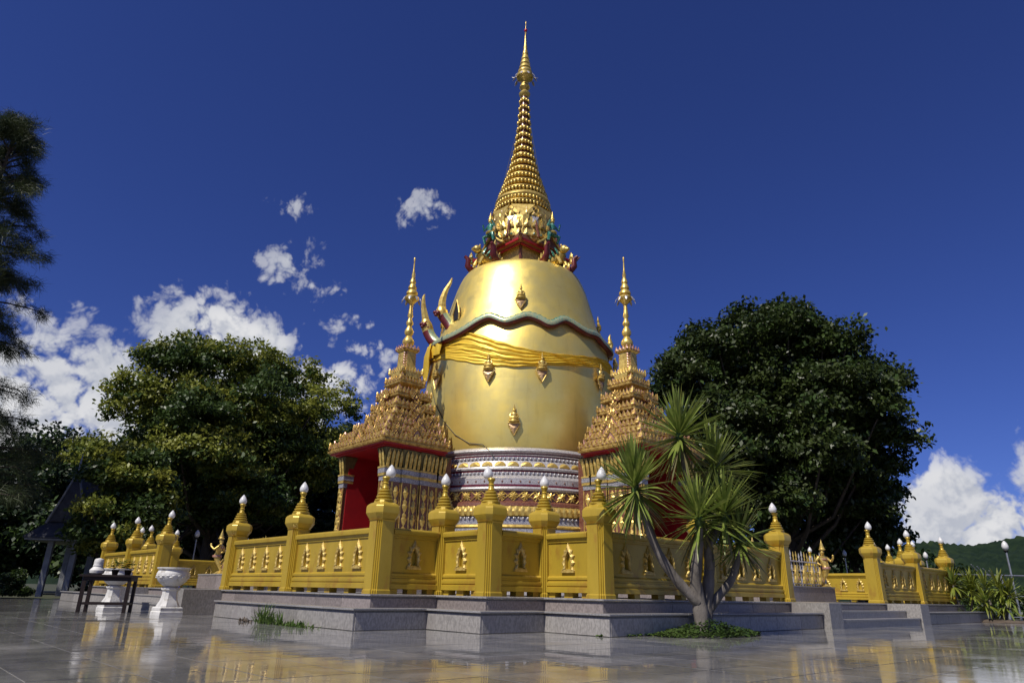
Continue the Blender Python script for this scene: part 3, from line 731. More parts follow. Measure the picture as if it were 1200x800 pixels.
li.tube([(.0, .35, .22), (0, .1, .24), (0, -.18, .28), (0, -.32, .42)], [.13, .15, .15, .12], 10)
li.ball((0, -.40, .52), (.13, .15, .14), 10, 6); li.tube([(0, -.48, .50), (0, -.60, .46)], [.085, .05], 8)
for s in (-1, 1):
    li.tube([(s*.10, -.24, .26), (s*.13, -.34, .12), (s*.12, -.38, 0)], [.07, .05, .05], 7); li.tube([(s*.11, .26, .2), (s*.17, .18, .1), (s*.14, .24, 0)], [.09, .06, .05], 7)
    li.ball((s*.08, -.36, .65), (.03, .03, .05), 6, 4)
li.tube([(0, .42, .24), (0, .55, .42), (0, .48, .62), (0, .56, .78)], [.04, .05, .06, .012], 7)
li_me = li.mesh('gilt_lion', m_gold, 50)
mf = MB()
for s in (-1, 1):
    for i in range(4): mf.merge(flame(.12, .24, .03), Matrix.Translation((s*.14, -.30+.16*i, .36-.03*i)) @ Matrix.Rotation(s*.5, 4, 'Y') @ Matrix.Rotation(-.3, 4, 'X'))
mf_me = mf.mesh('mane_flames', [m_green, m_gold])
dr = MB().tube([(0, .25, .0), (0, .05, .08), (0, -.15, .06), (0, -.30, .20), (0, -.28, .42), (0, -.40, .50)], [.07, .09, .10, .09, .08, .04], 8)
dr_me = dr.mesh('rearing_dragon', m_belly, 60)
dc_ = MB()
for i, (y, z) in enumerate(((.2, .08), (.05, .16), (-.1, .15), (-.2, .28), (-.2, .45))): dc_.merge(flame(.12, .22, .04), Matrix.Translation((0, y, z)) @ Matrix.Rotation(pi/2, 4, 'Z'))
dc_me = dc_.mesh('dragon_crest', [m_gold, m_green])
for a in range(4):
    t = a*pi/2
    q = put('dormer_gable', gb_me, roof_, (1.62*cos(t), 1.62*sin(t), 13.22-Z0), t+pi/2); put('gable_edge', gt_me, q)
    o = put('guardian', gu_me, ch, (1.74*cos(t), 1.74*sin(t), 13.38-Z0), t+pi/2, scale=1.25); put('crown', gh_me, o)
    lo_ = put('gilt_lion', li_me, ch, (1.86*cos(t), 1.86*sin(t), 12.22-Z0), t+pi/2, scale=1.22)
    put('mane_flames', mf_me, lo_)
    for s_ in (-1, 1):
        q = put('rearing_dragon', dr_me, ch, (1.92*cos(t+s_*.34), 1.92*sin(t+s_*.34), 12.20-Z0), t+pi/2+s_*.3, scale=1.35); put('dragon_crest', dc_me, q)
# ---- drum with hanging gilt leaves
drum = lathe_part('drum', [(1.18, 13.40), (1.34, 13.55), (1.36, 13.75), (1.30, 14.4), (1.18, 15.15), (1.05, 15.3)], m_gold, 64)
lf_big = fan([(0, -1.05), (.06, -.90), (.13, -.82), (.11, -.70), (.20, -.58), (.20, -.42), (.33, -.30), (.30, -.12), (.40, 0), (-.40, 0), (-.30, -.12), (-.33, -.30), (-.20, -.42), (-.20, -.58), (-.11, -.70), (-.13, -.82), (-.06, -.90)], .05, .09).mesh('gilt_leaf', m_gold)
lf_sm = fan([(0, -.62), (.08, -.5), (.13, -.3), (.11, -.12), (.16, 0), (-.16, 0), (-.11, -.12), (-.13, -.3), (-.08, -.5)], .03, .08).mesh('silver_leaf', m_silver)
for i in range(8):
    a = TH0 + i*pi/4; put('gilt_leaf', lf_big, drum, (1.20*cos(a), 1.20*sin(a), 15.12-Z0), rot=(-.10, 0, a+pi/2), scale=(1.22, 1, 1.15))
    a += pi/8; put('drum_rib', lf_sm, drum, (1.26*cos(a), 1.26*sin(a), 14.6-Z0), rot=(-.085, 0, a+pi/2))
    MB().tube([(1.34*cos(a), 1.34*sin(a), 14.35-Z0), (1.48*cos(a), 1.48*sin(a), 13.9-Z0), (1.62*cos(a), 1.62*sin(a), 13.5-Z0)], [.05, .05, .06], 6).build('drum_strut', m_brown, drum, smooth=50)
for z_, n_, w_, h_2, r_2, up_ in ((15.02, 30, .22, .34, 1.22, 0), (14.05, 26, .24, .36, 1.37, 1), (13.62, 30, .24, .34, 1.40, 1), (14.62, 28, .16, .24, 1.29, 1)):
    q = MB(); src = flame(w_, h_2, .06)
    for i in range(n_):
        a = TH0+2*pi*(i+.5)/n_; q.merge(src, Matrix.Translation((r_2*cos(a), r_2*sin(a), z_-Z0)) @ Matrix.Rotation(a+pi/2, 4, 'Z') @ Matrix.Rotation(0 if up_ else pi, 4, 'Y'))
    q.build('drum_flames', [m_gold, m_green if z_ < 14 else m_brown], drum, kind='stuff')
# ---- spire rings
zs_ = [15.25, 15.78, 16.41, 17.4, 18.43, 19.46, 20.33, 21.41, 21.8]; rs_ = [1.22, 1.10, .91, .615, .41, .295, .24, .195, .18]
NR = 16
for i in range(NR):
    z = 15.22+(21.45-15.22)*i/NR; h = (21.45-15.22)/NR
    R = float(np.interp(z, zs_, rs_)); R2 = float(np.interp(z+h, zs_, rs_))
    big = i == 1
    q = MB()
    if big: prof = [(R*.90, z), (R*.98, z+.06), (R*1.03, z+.15), (R*1.0, z+.26), (R*.93, z+.33), (R2*.9, z+h)]
    else: prof = [(R*.74, z), (R*.74, z+h*.26), (R*.92, z+h*.34), (R*1.02, z+h*.44), (R*1.02, z+h*.52), (R*.90, z+h*.60), (R2*.80, z+h*.66), (R2*.74, z+h)]
    q.lathe(zz(prof), 40, caps=(0, 0))
    q.m = [1 if (k//40) in (0, 6) and not big else 0 for k in range(len(q.f))]
    rg = q.build('spire_ring', [m_gold, m_brown], ch, smooth=40)
    nbd = max(10, int(2*pi*R/.155)); q = MB(); br = pi*R/nbd*.86
    for k in range(nbd):
        a = 2*pi*k/nbd; rr = R*.97
        q.ball((rr*cos(a), rr*sin(a), z-Z0+h*(.26 if not big else .05)), (br, br, br*1.35), 7, 5)
    q.build('spire_beads', m_gold, rg, smooth=70, kind='stuff')
lathe_part('spire_vase', [(.14, 21.42), (.24, 21.52), (.26, 21.62), (.16, 21.74), (.12, 21.80), (.15, 21.84), (.24, 21.96), (.22, 22.06), (.13, 22.24), (.10, 22.40)], m_gold, 24)
um = lathe_part('umbrella_crown', [(.10, 22.30), (.27, 22.42), (.38, 22.52), (.39, 22.62), (.30, 22.74), (.33, 22.80), (.32, 22.88), (.24, 22.98), (.28, 23.04), (.26, 23.12), (.20, 23.24), (.235, 23.30), (.22, 23.38), (.16, 23.52), (.19, 23.58), (.17, 23.66), (.12, 23.82), (.145, 23.88), (.12, 24.0), (.08, 24.2), (.095, 24.26), (.06, 24.5), (.04, 24.85)], m_gold, 28)
hl = fan([(0, -.26), (.07, -.12), (.05, 0), (-.05, 0), (-.07, -.12)], .01, .03).mesh('hanging_leaf', m_silver)
for i in range(10):
    a = TH0+2*pi*(i+.5)/10; put('hanging_leaf', hl, um, (.43*cos(a), .43*sin(a), 22.56-Z0), rot=(-.5, 0, a+pi/2))
for s in (-1, 1): MB().tube([loc3(s*.38, 0, 22.60), loc3(s*.50, 0, 22.52), loc3(s*.60, 0, 22.56)], [.03, .03, .008], 5).build('side_leaf', m_silver, um)
lathe_part('spire_tip', [(.045, 24.82), (.03, 25.1), (.05, 25.16), (.02, 25.22), (.015, 25.7), (.03, 25.76), (.0, 25.92)], m_gold, 10)
MB().ball((0, 0, 25.32-Z0), (.075, .075, .09), 10, 6).build('red_bead', m_redb, ch, smooth=60)
for r0, z0, r1, z1, dpt in ((-.10, 20.6, -1.55, 13.4, .3), (.10, 21.0, 1.35, 13.5, .2)):
    MB().tube([loc3(r0, .1, z0), loc3((r0+r1)/2*.97, dpt, (z0+z1)/2-.12), loc3(r1, dpt, z1)], .012, 4).build('guy_wire', m_cable, ch)
cb = [on_dome(rad(p_), z_, .03) for p_, z_ in ((-62, 7.3), (-55, 6.6), (-46, 5.9), (-37, 5.35), (-28, 5.02), (-20, 4.95))]
MB().tube(cb + [(3.62*cos(TH0-.28), 3.62*sin(TH0-.28), 4.75-Z0), (3.70*cos(TH0-.22), 3.70*sin(TH0-.22), 4.5-Z0)], .014, 5).build('cable', m_cable, ch)
cb = [on_dome(rad(p_), z_, .03) for p_, z_ in ((62, 6.0), (52, 5.3), (42, 4.95))]
MB().tube(cb + [(3.64*cos(TH0+.6), 3.64*sin(TH0+.6), 4.72-Z0), (3.72*cos(TH0+.52), 3.72*sin(TH0+.52), 4.5-Z0)], .014, 5).build('cable', m_cable, ch)

# ================================================================== PORCHES
def antefix_row(x0, x1, y0, y1, z, w=.135, h=.23, lean=.05, sides='NSEW'):
    b = MB(); src = flame(w, h, .03)
    def row(p, q, a):
        L = (Vector(q)-Vector(p)).length; n = max(1, round(L/(w*1.02)))
        for i in range(n):
            c = Vector(p).lerp(Vector(q), (i+.5)/n); s = random.uniform(.9, 1.12)
            b.merge(src, Matrix.Translation((c.x, c.y, z)) @ Matrix.Rotation(a, 4, 'Z') @ Matrix.Rotation(lean*random.uniform(.6, 1.4), 4, 'X') @ Matrix.Scale(s, 4, (0, 0, 1)))
    row((x0, y0), (x1, y0), 0); row((x1, y0), (x1, y1), pi/2); row((x1, y1), (x0, y1), pi); row((x0, y1), (x0, y0), -pi/2)
    for cx, a in (((x0, y0), -pi/4), ((x1, y0), pi/4), ((x1, y1), 3*pi/4), ((x0, y1), -3*pi/4)):
        b.merge(flame(w*1.15, h*1.2, .045), Matrix.Translation((*cx, z)) @ Matrix.Rotation(a, 4, 'Z') @ Matrix.Rotation(.05, 4, 'X'))
    return b
def gable(w, h, dep):
    "pediment with flame edges, lies in xz facing -y, roof running back dep"
    b = MB()
    b.add([(-w*.8, -.02, 0), (w*.8, -.02, 0), (0, -.02, h*.8), (-w*.8, dep, 0), (w*.8, dep, 0), (0, dep, h*.8)], [(0, 1, 2), (0, 2, 5, 3), (1, 4, 5, 2), (0, 3, 4, 1)], 1)
    for s in (-1, 1):
        n = max(3, int(math.hypot(w, h)/.10))
        for i in range(n):
            t = (i+.5)/n; b.merge(flame(.11, .17, .03), Matrix.Translation((s*w*(1-t), -.03, h*t*.92)) @ Matrix.Rotation(s*.75, 4, 'Y'))
        b.tube([(s*w, -.03, 0), (s*w*.5, -.03, h*.43), (0, -.03, h*.9)], .028, 5)
    b.tube([(0, -.03, h*.85), (0, -.05, h*1.05), (0, -.03, h*1.32)], [.035, .03, .006], 6)
    b.merge(flame(w*.55, h*.5, .05), Matrix.Translation((0, -.03, h*.06)))
    return b
def porch(label, loc, rz):
    "stands on the terrace, front towards local -x"
    root = thing('porch', label, 'porch', (*loc, TZ), rz, 'porches of the stupa')
    k = lambda z: z-TZ
    H = 1.27; top = k(4.42)
    st = MB(); st.box(-1.62, 1.3, -1.5, 1.5, 0, .34); st.box(-1.48, 1.3, -1.42, 1.42, .34, .52); st.build('plinth', m_pink_gran, root)
    # walls: red inside, open front
    w = MB(); w.box(-1.16, 1.15, -1.16, -1.00, .52, top); w.box(-1.16, 1.15, 1.00, 1.16, .52, top); w.box(.95, 1.148, -1.0, 1.0, .52, top); w.box(-1.15, .95, -1.0, 1.0, .50, .53)
    w.build('red_wall', m_red, root)
    MB().box(-1.46, .76, -1.40, 1.40, top, top+.047).build('red_soffit', m_red, root)
    for s_ in (-1, 1): MB().box(-1.17, 1.16, min(s_*1.162, s_*1.19), max(s_*1.162, s_*1.19), .52, top).build('outer_wall', m_brown, root)
    # gilt pilasters
    plq = fan([(0, -.20), (.050, -.12), (.098, .0), (.055, .06), (.070, .12), (0, .20), (-.070, .12), (-.055, .06), (-.098, .0), (-.050, -.12)], .010, .055)
    def pilaster(x, y, w_, d_, face):
        b = MB().box(-w_/2, w_/2, -d_/2, d_/2, .52, k(3.46)); o = b.build('pilaster', m_brown, root, (x, y, 0))
        q = MB()
        for f in face:
            R = Matrix.Rotation({'S': 0, 'W': -pi/2, 'N': pi, 'E': pi/2}[f], 4, 'Z'); off = (d_ if f in 'NS' else w_)/2; half = (w_ if f in 'NS' else d_)/2
            z = .85
            while z < k(3.40):
                q.merge(plq, R @ Matrix.Translation((0, -off, z))); z += .37
            for s in (-1, 1):
                e = MB().box(s*half-.012, s*half+.012, -off-.014, -off+.004, .53, k(3.45)); q.merge(e, R)
        q.build('gilt_plaques', m_gold, o, kind='stuff')
        # capital: bands and tall lotus petals
        c = MB(); c.box(-w_/2-.02, w_/2+.02, -d_/2-.02, d_/2+.02, k(3.46), k(3.60)); c.box(-w_/2-.05, w_/2+.05, -d_/2-.05, d_/2+.05, k(3.68), k(3.82)); c.build('mosaic_band', m_blue, o)
        c = MB(); c.box(-w_/2-.045, w_/2+.045, -d_/2-.045, d_/2+.045, k(3.60), k(3.68)); c.box(-w_/2-.06, w_/2+.06, -d_/2-.06, d_/2+.06, k(3.82), k(3.87)); c.build('gilt_band', m_gold, o)
        c = MB(); c.loft([[(x_*(w_/2+e), y_*(d_/2+e), z_) for x_, y_ in SQ] for e, z_ in ((.0, k(3.87)), (.03, k(4.1)), (.10, k(4.40)))]); c.build('capital', m_olive, o)
        c = MB(); pt = fan([(-.042, 0), (.042, 0), (.058, .30), (.05, .42), (0, .52), (-.05, .42), (-.058, .30)], .012, .045)
        for f in face:
            R = Matrix.Rotation({'S': 0, 'W': -pi/2, 'N': pi, 'E': pi/2}[f], 4, 'Z'); off = (d_ if f in 'NS' else w_)/2; L = (w_ if f in 'NS' else d_)
            n = max(1, round(L/.15))
            for i in range(n): c.merge(pt, R @ Matrix.Translation(((i-(n-1)/2)*.15, -off-.02, k(3.86))) @ Matrix.Rotation(.17, 4, 'X'))
        c.build('capital_petals', m_gold, o, kind='stuff')
    for sy in (-1, 1):
        f = 'S' if sy < 0 else 'N'
        pilaster(-1.15, sy*1.15, .25, .25, 'W'+f); pilaster(-.86, sy*1.19, .26, .16, f); pilaster(-.55, sy*1.23, .30, .18, f)
        pilaster(-.22, sy*1.19, .26, .16, f); pilaster(.10, sy*1.23, .30, .18, f); pilaster(.42, sy*1.19, .26, .16, f); pilaster(.73, sy*1.20, .28, .14, f)
    for sy in (-1, 1):   # flame-edged bracket figure on the front columns
        q = MB()
        for i in range(11): q.merge(flame(.12, .19, .03), Matrix.Translation((-1.30, sy*1.20, .6+i*.22)) @ Matrix.Rotation(-pi/2, 4, 'Z'))
        q.build('flame_edge', m_gold, root)
    # roof tiers: eave, then rising stages with rows of flames and little gables
    EX0, EX1, EY = -1.62, .78, 1.62
    fas = MB().box(EX0+.06, EX1-.06, -EY+.06, EY-.06, top+.048, top+.10); fas.build('red_fascia', m_red, root)
    tiers = [  # x0, x1, half y, z0, z1
        (EX0, EX1, EY, 4.54, 4.66), (-1.42, .74, 1.38, 4.84, 4.95), (-1.14, .90, 1.08, 5.14, 5.25), (-.86, .86, .86, 5.50, 5.60),
        (-.76, .76, .76, 5.84, 5.94), (-.66, .66, .66, 6.26, 6.36), (-.49, .49, .49, 6.74, 6.84)]
    def rect(x0, x1, y, e, z): return [(x0+e, -y+e, z), (x1-e, -y+e, z), (x1-e, y-e, z), (x0+e, y-e, z)]
    for i, (x0, x1, y, z0, z1) in enumerate(tiers):
        z0, z1 = k(z0), k(z1)
        prof = [(.07, z0-.03), (.0, z0), (-.01, z0+.05), (.03, z0+.06), (.04, z1)] if i == 0 else [(.21, z0-.13), (.16, z0-.10), (.06, z0-.03), (.02, z0-.02), (.0, z0+.01), (0, z0+.05), (.03, z0+.06), (.04, z1)]
        t = MB().loft([rect(x0, x1, y, e, z) for e, z in prof]).build('roof_tier', m_antefix, root)
        if i:
            p = tiers[i-1]; MB().loft([rect(x0, x1, y, .19, z) for z in (k(p[4])-.03, z0-.05)]).build('tier_wall', m_silver if i > 2 else m_pink, t)
        antefix_row(x0+.04, x1-.04, -y+.04, y-.04, z1-.02, .165 if i < 5 else .135, .20).build('antefix_row', [m_antefix, m_pink], t, kind='stuff')
        antefix_row(x0+.14, x1-.14, -y+.14, y-.14, z1-.02, .150 if i < 5 else .120, .25).build('antefix_row', [m_pink, m_antefix], t, kind='stuff')
        antefix_row(x0+.17, x1-.17, -y+.17, y-.17, z0-.24 if i else z0-.01, .10, .14).build('antefix_row', [m_antefix, m_silver], t, kind='stuff')
    for x0, x1, y, z, w_, h in ((-1.50, .70, 1.48, 4.66, .34, .46), (-1.20, .84, 1.14, 5.0, .30, .46), (-.90, .84, .90, 5.36, .26, .42), (-.79, .79, .79, 5.76, .20, .34), (-.68, .68, .68, 6.2, .15, .28)):
        gm_ = gable(w_, h, .35)
        for px, py, a in (((x0+x1)/2 if x1 < .8 else 0, -y, 0), (x0, 0, -pi/2), ((x0+x1)/2 if x1 < .8 else 0, y, pi)):
            gm_.build('gable', [m_antefix, m_pink], root, (px, py, k(z)), a)
        if w_ > .25:
            g2 = gable(w_*.7, h*.8, .2)
            for s in (-1, 1):
                g2.build('gable', [m_antefix, m_pink], root, (x0+.02, s*y*.62, k(z)-.04), -pi/2); g2.build('gable', [m_antefix, m_pink], root, (s*(x1-x0)*.32+(x0+x1)/2, -y+.02, k(z)-.04), 0)
    # tower and needle
    b = MB(); b.poly(redent(1, .18, 2), [(.40, k(7.0)), (.40, k(7.16)), (.33, k(7.2)), (.30, k(7.3)), (.255, k(7.4)), (.235, k(7.92)), (.30, k(7.96)), (.30, k(8.02)), (.24, k(8.08)), (.12, k(8.14))])
    tw = b.build('tower', m_gold, root, smooth=25)
    q = MB()
    for a in range(4):
        R = Matrix.Rotation(a*pi/2, 4, 'Z')
        for s in (-1, 1):
            for i in range(6): q.merge(fan([(-.05, 0), (.05, 0), (0, .085)], .01, .03), R @ Matrix.Translation((s*.155, -.215, k(7.38)+i*.09)))
        for i in range(4): q.merge(flame(.10, .17, .03), R @ Matrix.Translation(((i-1.5)*.14, -.30, k(7.98))))
    q.build('tower_inlay', [m_pink, m_gold], tw, kind='stuff')
    antefix_row(-.38, .38, -.38, .38, k(7.14), .10, .20).build('antefix_row', [m_gold, m_pink], tw, kind='stuff')
    b = MB().lathe([(r, k(z)) for r, z in ((.10, 8.12), (.19, 8.24), (.20, 8.34), (.12, 8.48), (.09, 8.52), (.15, 8.62), (.155, 8.70), (.09, 8.84), (.07, 8.88), (.12, 8.96), (.12, 9.02), (.07, 9.14), (.055, 9.18), (.10, 9.26), (.08, 9.36), (.06, 9.6), (.05, 9.72))], 16)
    b.build('needle', m_gold, root, smooth=50)
    b = MB().lathe([(r, k(z)) for r, z in ((.05, 9.68), (.17, 9.80), (.25, 9.88), (.25, 9.94), (.15, 10.02), (.20, 10.07), (.19, 10.14), (.11, 10.24), (.15, 10.28), (.14, 10.34), (.08, 10.46), (.11, 10.5), (.10, 10.56), (.05, 10.72), (.065, 10.76), (.03, 11.0), (.02, 11.3), (.035, 11.42), (.03, 11.46), (0, 11.5))], 18)
    uc = b.build('umbrella_crown', m_gold, root, smooth=45)
    for i in range(8):
        a = 2*pi*i/8; put('hanging_leaf', hl, uc, (.28*cos(a), .28*sin(a), k(9.9)), rot=(-.4, 0, a+pi/2), scale=.7)
    return root
porch('gilded porch with red interior and flame-tiered roof above the stairs with white urns', (-5.15, 0.02), 0)
porch('gilded porch with flame-tiered roof standing behind the spiky plant', (-.03, -5.15), pi/2)

# ================================================================== THINGS ON THE TERRACE AND THE PAVEMENT
def pedestal(rz, label):
    root = thing('landing_block', label, 'stone block', (0, 0, TZ), rz, 'granite landings before the porches')
    core = MB().box(-9.95, -6.9, -1.95, 1.95, 0, .33).build('core', m_pink_gran, root)
    for y in np.arange(-1.98, 1.9, .66):
        MB().box(-9.985, -9.952, y+.003, y+.657, .002, .325).build('slab', m_pink_gran, root); MB().box(-10.0, -9.4, y+.002, y+.658, .331, .362).build('coping_slab', m_cope, root)
    return root
pedestal(0, 'granite landing block in the balustrade opening above the white urns')
pedestal(pi/2, 'rose granite landing block behind the stairs with ornate rail')
def ornate_rail(rz, label, y0, y1):
    root = thing('ornate_railing', label, 'railing', tuple(Matrix.Rotation(rz, 3, 'Z') @ Vector((-9.8, 0, TZ+.362))), rz, 'gilt altar railings')
    L = y1-y0
    for z, r in ((.06, .022), (.36, .014), (.58, .020)): MB().tube([(0, y0, z), (0, y1, z)], r, 6).build('rail', m_silver, root)
    n = int(L/.145); bars = MB().lathe([(.012, 0), (.03, .02), (.016, .06), (.034, .14), (.018, .22), (.014, .34), (.034, .40), (.016, .48), (.012, .60), (.022, .63), (.008, .67), (.024, .72), (.0, .82)], 8)
    bm_ = bars.mesh('baluster', m_gold, 50); bs = bars.mesh('baluster', m_silver, 50)
    sc_ = MB()
    for s in (-1, 1): sc_.tube([(0, s*.055*cos(t)*(1-t/12), .22+.10*sin(t)*(1-t/12)) for t in np.linspace(-1.2, 5.5, 14)], .009, 4)
    sm = sc_.mesh('scroll', m_silver, 60); sg = sc_.mesh('scroll', m_gold, 60)
    for i in range(n+1):
        y = y0+L*i/n; put('baluster', bm_ if (i//2) % 2 else bs, root, (0, y, 0), scale=(1, 1, random.uniform(.92, 1.06)))
        if i < n:
            put('scroll', sm if i % 3 else sg, root, (0, y+L/n/2, 0)); put('scroll', sg if i % 2 else sm, root, (0, y+L/n/2, .25), scale=(1, 1, .8))
    fig_ = flame(.16, .42, .05).mesh('flame_ornament', [m_gold, m_pink])
    for i in range(2, n, 3): put('flame_ornament', fig_, root, (-.03, y0+L*i/n, .06), -pi/2)
ornate_rail(0, 'gilt and silver scrollwork railing on the landing above the urns', -1.9, .75)
ornate_rail(pi/2, 'gilt and silver scrollwork railing on the landing by the stairs', -1.9, 1.25)
def angel(loc, rz, label, s=1., flip=1):
    root = thing('gilt_statue', label, 'statue', loc, rz, 'gilt angel statues')
    V = [(.10, 0, .03), (.06, 0, .16), (-.02, 0, .32), (-.09, 0, .48), (-.07, 0, .60), (-.03, 0, .74), (-.02, 0, .82), (-.03, 0, .90), (-.05, 0, .955),
         (-.02, .14, .78), (.05, .22, .64), (-.10, .16, .55), (-.02, -.14, .78), (-.14, -.20, .66), (-.26, -.14, .76), (-.27, -.12, .84)]
    Eg = [(0, 1), (1, 2), (2, 3), (3, 4), (4, 5), (5, 6), (6, 7), (7, 8), (5, 9), (9, 10), (10, 11), (5, 12), (12, 13), (13, 14), (14, 15)]
    R = [.035, .05, .085, .12, .075, .105, .04, .065, .06, .045, .034, .024, .045, .034, .026, .03]
    me = bpy.data.meshes.new('statue_body'); me.from_pydata([Vector(v)*s for v in V], Eg, []); me.update(); me.materials.append(m_gold)
    o = put('body', me, root); md = o.modifiers.new('skin', 'SKIN'); md.use_smooth_shade = True
    for i, r in enumerate(R): me.skin_vertices[0].data[i].radius = (r*s, r*s)
    me.skin_vertices[0].data[4].use_root = True
    sb = o.modifiers.new('sub', 'SUBSURF'); sb.levels = 2; sb.render_levels = 2
    q = MB().lathe([(r*s, z*s) for r, z in ((.078, .96), (.088, .985), (.06, 1.02), (.066, 1.04), (.04, 1.09), (.045, 1.105), (.015, 1.18), (0, 1.26))], 12, cx=-.045*s)
    q.build('crown', m_gold, root, smooth=50)
    q = MB()
    for z in (.10, .2, .3): q.merge(flame(.14*s, .2*s, .03*s), Matrix.Translation(((.13-.3*z)*s, 0, z*s)) @ Matrix.Rotation(pi/2, 4, 'Z') @ Matrix.Rotation(.5, 4, 'X'))
    q.build('tail_flame', m_gold, root)
    q = MB().lathe([(.20*s, -.01), (.22*s, .02*s), (.15*s, .05*s), (.13*s, .07*s), (.06*s, .10*s)], 14, cx=.09*s); q.build('lotus_base', m_gold, root, smooth=40)
    q = MB(); q.lathe([(.112*s, .70*s), (.118*s, .72*s), (.112*s, .74*s)], 14, cx=-.035*s, sq=.9); q.lathe([(.128*s, .46*s), (.135*s, .49*s), (.125*s, .52*s)], 14, cx=-.085*s, sq=.95); q.build('ornament', m_pink, root, smooth=40)
    return root
angel((-9.75, 1.25, TZ+.362), rad(-35), 'gilt angel statue with one hand raised standing beside the landing above the urns', .93)
angel((1.75, -9.85, TZ+.362), rad(75), 'gilt angel statue at the end of the scrollwork railing by the stairs', .95)
angel((-.1, -8.9, TZ+.362), rad(75), 'gilt angel statue standing behind the scrollwork railing by the stairs', .95)
# white urns
def urn(loc, rz, label):
    root = thing('white_urn', label, 'urn', loc, rz, 'white plaster urns at the stairs')
    b = MB(); c8 = [(1, -.6), (1, .6), (.6, 1), (-.6, 1), (-1, .6), (-1, -.6), (-.6, -1), (.6, -1)]
    b.poly(SQ, [(.215, 0), (.215, .055), (.20, .07), (.205, .085), (.205, .125), (.19, .14)])
    b.poly(c8, [(.18, .14), (.18, .16), (.135, .26), (.118, .36), (.118, .43), (.145, .45), (.150, .475), (.14, .49), (.11, .50)])
    b.build('pedestal', m_white, root, smooth=25)
    b = MB().lathe([(.10, .50), (.16, .525), (.25, .60), (.292, .68), (.298, .74), (.275, .79), (.262, .805), (.285, .82), (.305, .835), (.305, .852), (.28, .855), (.255, .80), (.18, .70), (.0, .68)], 36, caps=(1, 0))
    # moulded garland relief
    b.build('bowl', m_white, root, smooth=45)
    q = MB()
    for i in range(9):
        a = 2*pi*i/9
        for s in (-1, 0, 1): q.ball((.262*cos(a+s*.17), .262*sin(a+s*.17), .70-.03*(s == 0)), (.05, .05, .022), 8, 5)
    q.build('relief', m_white, root, smooth=80, kind='stuff')
    MB().lathe([(.25, .79), (.10, .80), (0, .805)], 16, caps=(0, 0)).build('soil', m_soil, root)
urn((-12.28, -3.32, 0), .1, 'white plaster urn standing free at the foot of the stairs')
urn((-12.55, -.42, 0), .1, 'white plaster urn partly hidden behind the dark table')
# dark table with its load
tb = thing('table', 'dark wooden table with thin legs in front of the white urn', 'table', tuple(vp(-8.02, 14.55)), HD-pi/2+.22)
MB().box(-.50, .50, -.28, .28, .665, .705).build('table_top', m_wood, tb); MB().box(-.44, .44, -.23, .23, .59, .664).build('apron', m_wood, tb)
for sx in (-1, 1):
    for sy in (-1, 1): MB().loft([[(sx*.41+x*.030, sy*.21+y*.030, z) for x, y in SQ] for z in (0, .6)]).build('leg', m_wood, tb)
    MB().box(sx*.41-.024, sx*.41+.024, -.21, .21, .14, .185).build('stretcher', m_wood, tb)
for sy in (-1, 1): MB().box(-.41, .41, sy*.21-.02, sy*.21+.02, .142, .187).build('stretcher', m_wood, tb)
tp_ = Vector(tb.location)
def on_table(x, y): c_, s_ = cos(tb.rotation_euler.z), sin(tb.rotation_euler.z); return (tp_.x+x*c_-y*s_, tp_.y+x*s_+y*c_, .705)
o = thing('offering_jar', 'white ceramic jar with stepped lid standing on the dark table', 'jar', on_table(-.28, -.02))
MB().lathe([(.09, 0), (.13, .03), (.14, .08), (.10, .13), (.085, .15)], 18).build('jar_body', m_white, o, smooth=40)
MB().lathe([(.085, .15), (.095, .17), (.085, .20), (.09, .22), (.085, .28), (.07, .30), (.03, .31), (0, .32)], 18).build('lid', m_white, o, smooth=40)
def small_plant(loc, label, seed):
    r_ = random.Random(seed); root = thing('potted_plant', label, 'potted plant', loc, 0, 'potted plants on the table')
    MB().lathe([(.05, 0), (.07, .09), (.075, .10), (.06, .10)], 12).build('pot', m_wood, root, smooth=40)
    b = MB()
    for i in range(90):
        a = r_.uniform(0, 2*pi); e = r_.uniform(.2, 1.3); L = r_.uniform(.08, .23); c = Vector((cos(a)*cos(e), sin(a)*cos(e), sin(e)))*L + Vector((0, 0, .10)); t = Vector((-sin(a), cos(a), 0))*.03; d = Vector((cos(a)*.07, sin(a)*.07, -.02+r_.uniform(0, .04)))
        b.add([c-d, c+t, c+d, c-t], [(0, 1, 2, 3)], 1 if r_.random() < .4 else 0)
    b.build('leaves', [m_grass, m_bush], root, kind='stuff')
small_plant(on_table(.05, 0), 'low yellow green potted plant beside the white jar', 1)
small_plant(on_table(.28, .03), 'low yellow green potted plant at the free end of the table', 2)
bp = thing('blue_pole', 'thin blue pole leaning against the granite landing block', 'pole', (-11.55, -1.55, .17)); MB().tube([(0, 0, 0), (-.02, .02, .62)], .016, 6).build('shaft', m_bluep, bp); MB().tube([(-.02, .02, .62), (-.022, .022, .70)], .02, 6).build('grip', m_cable, bp)

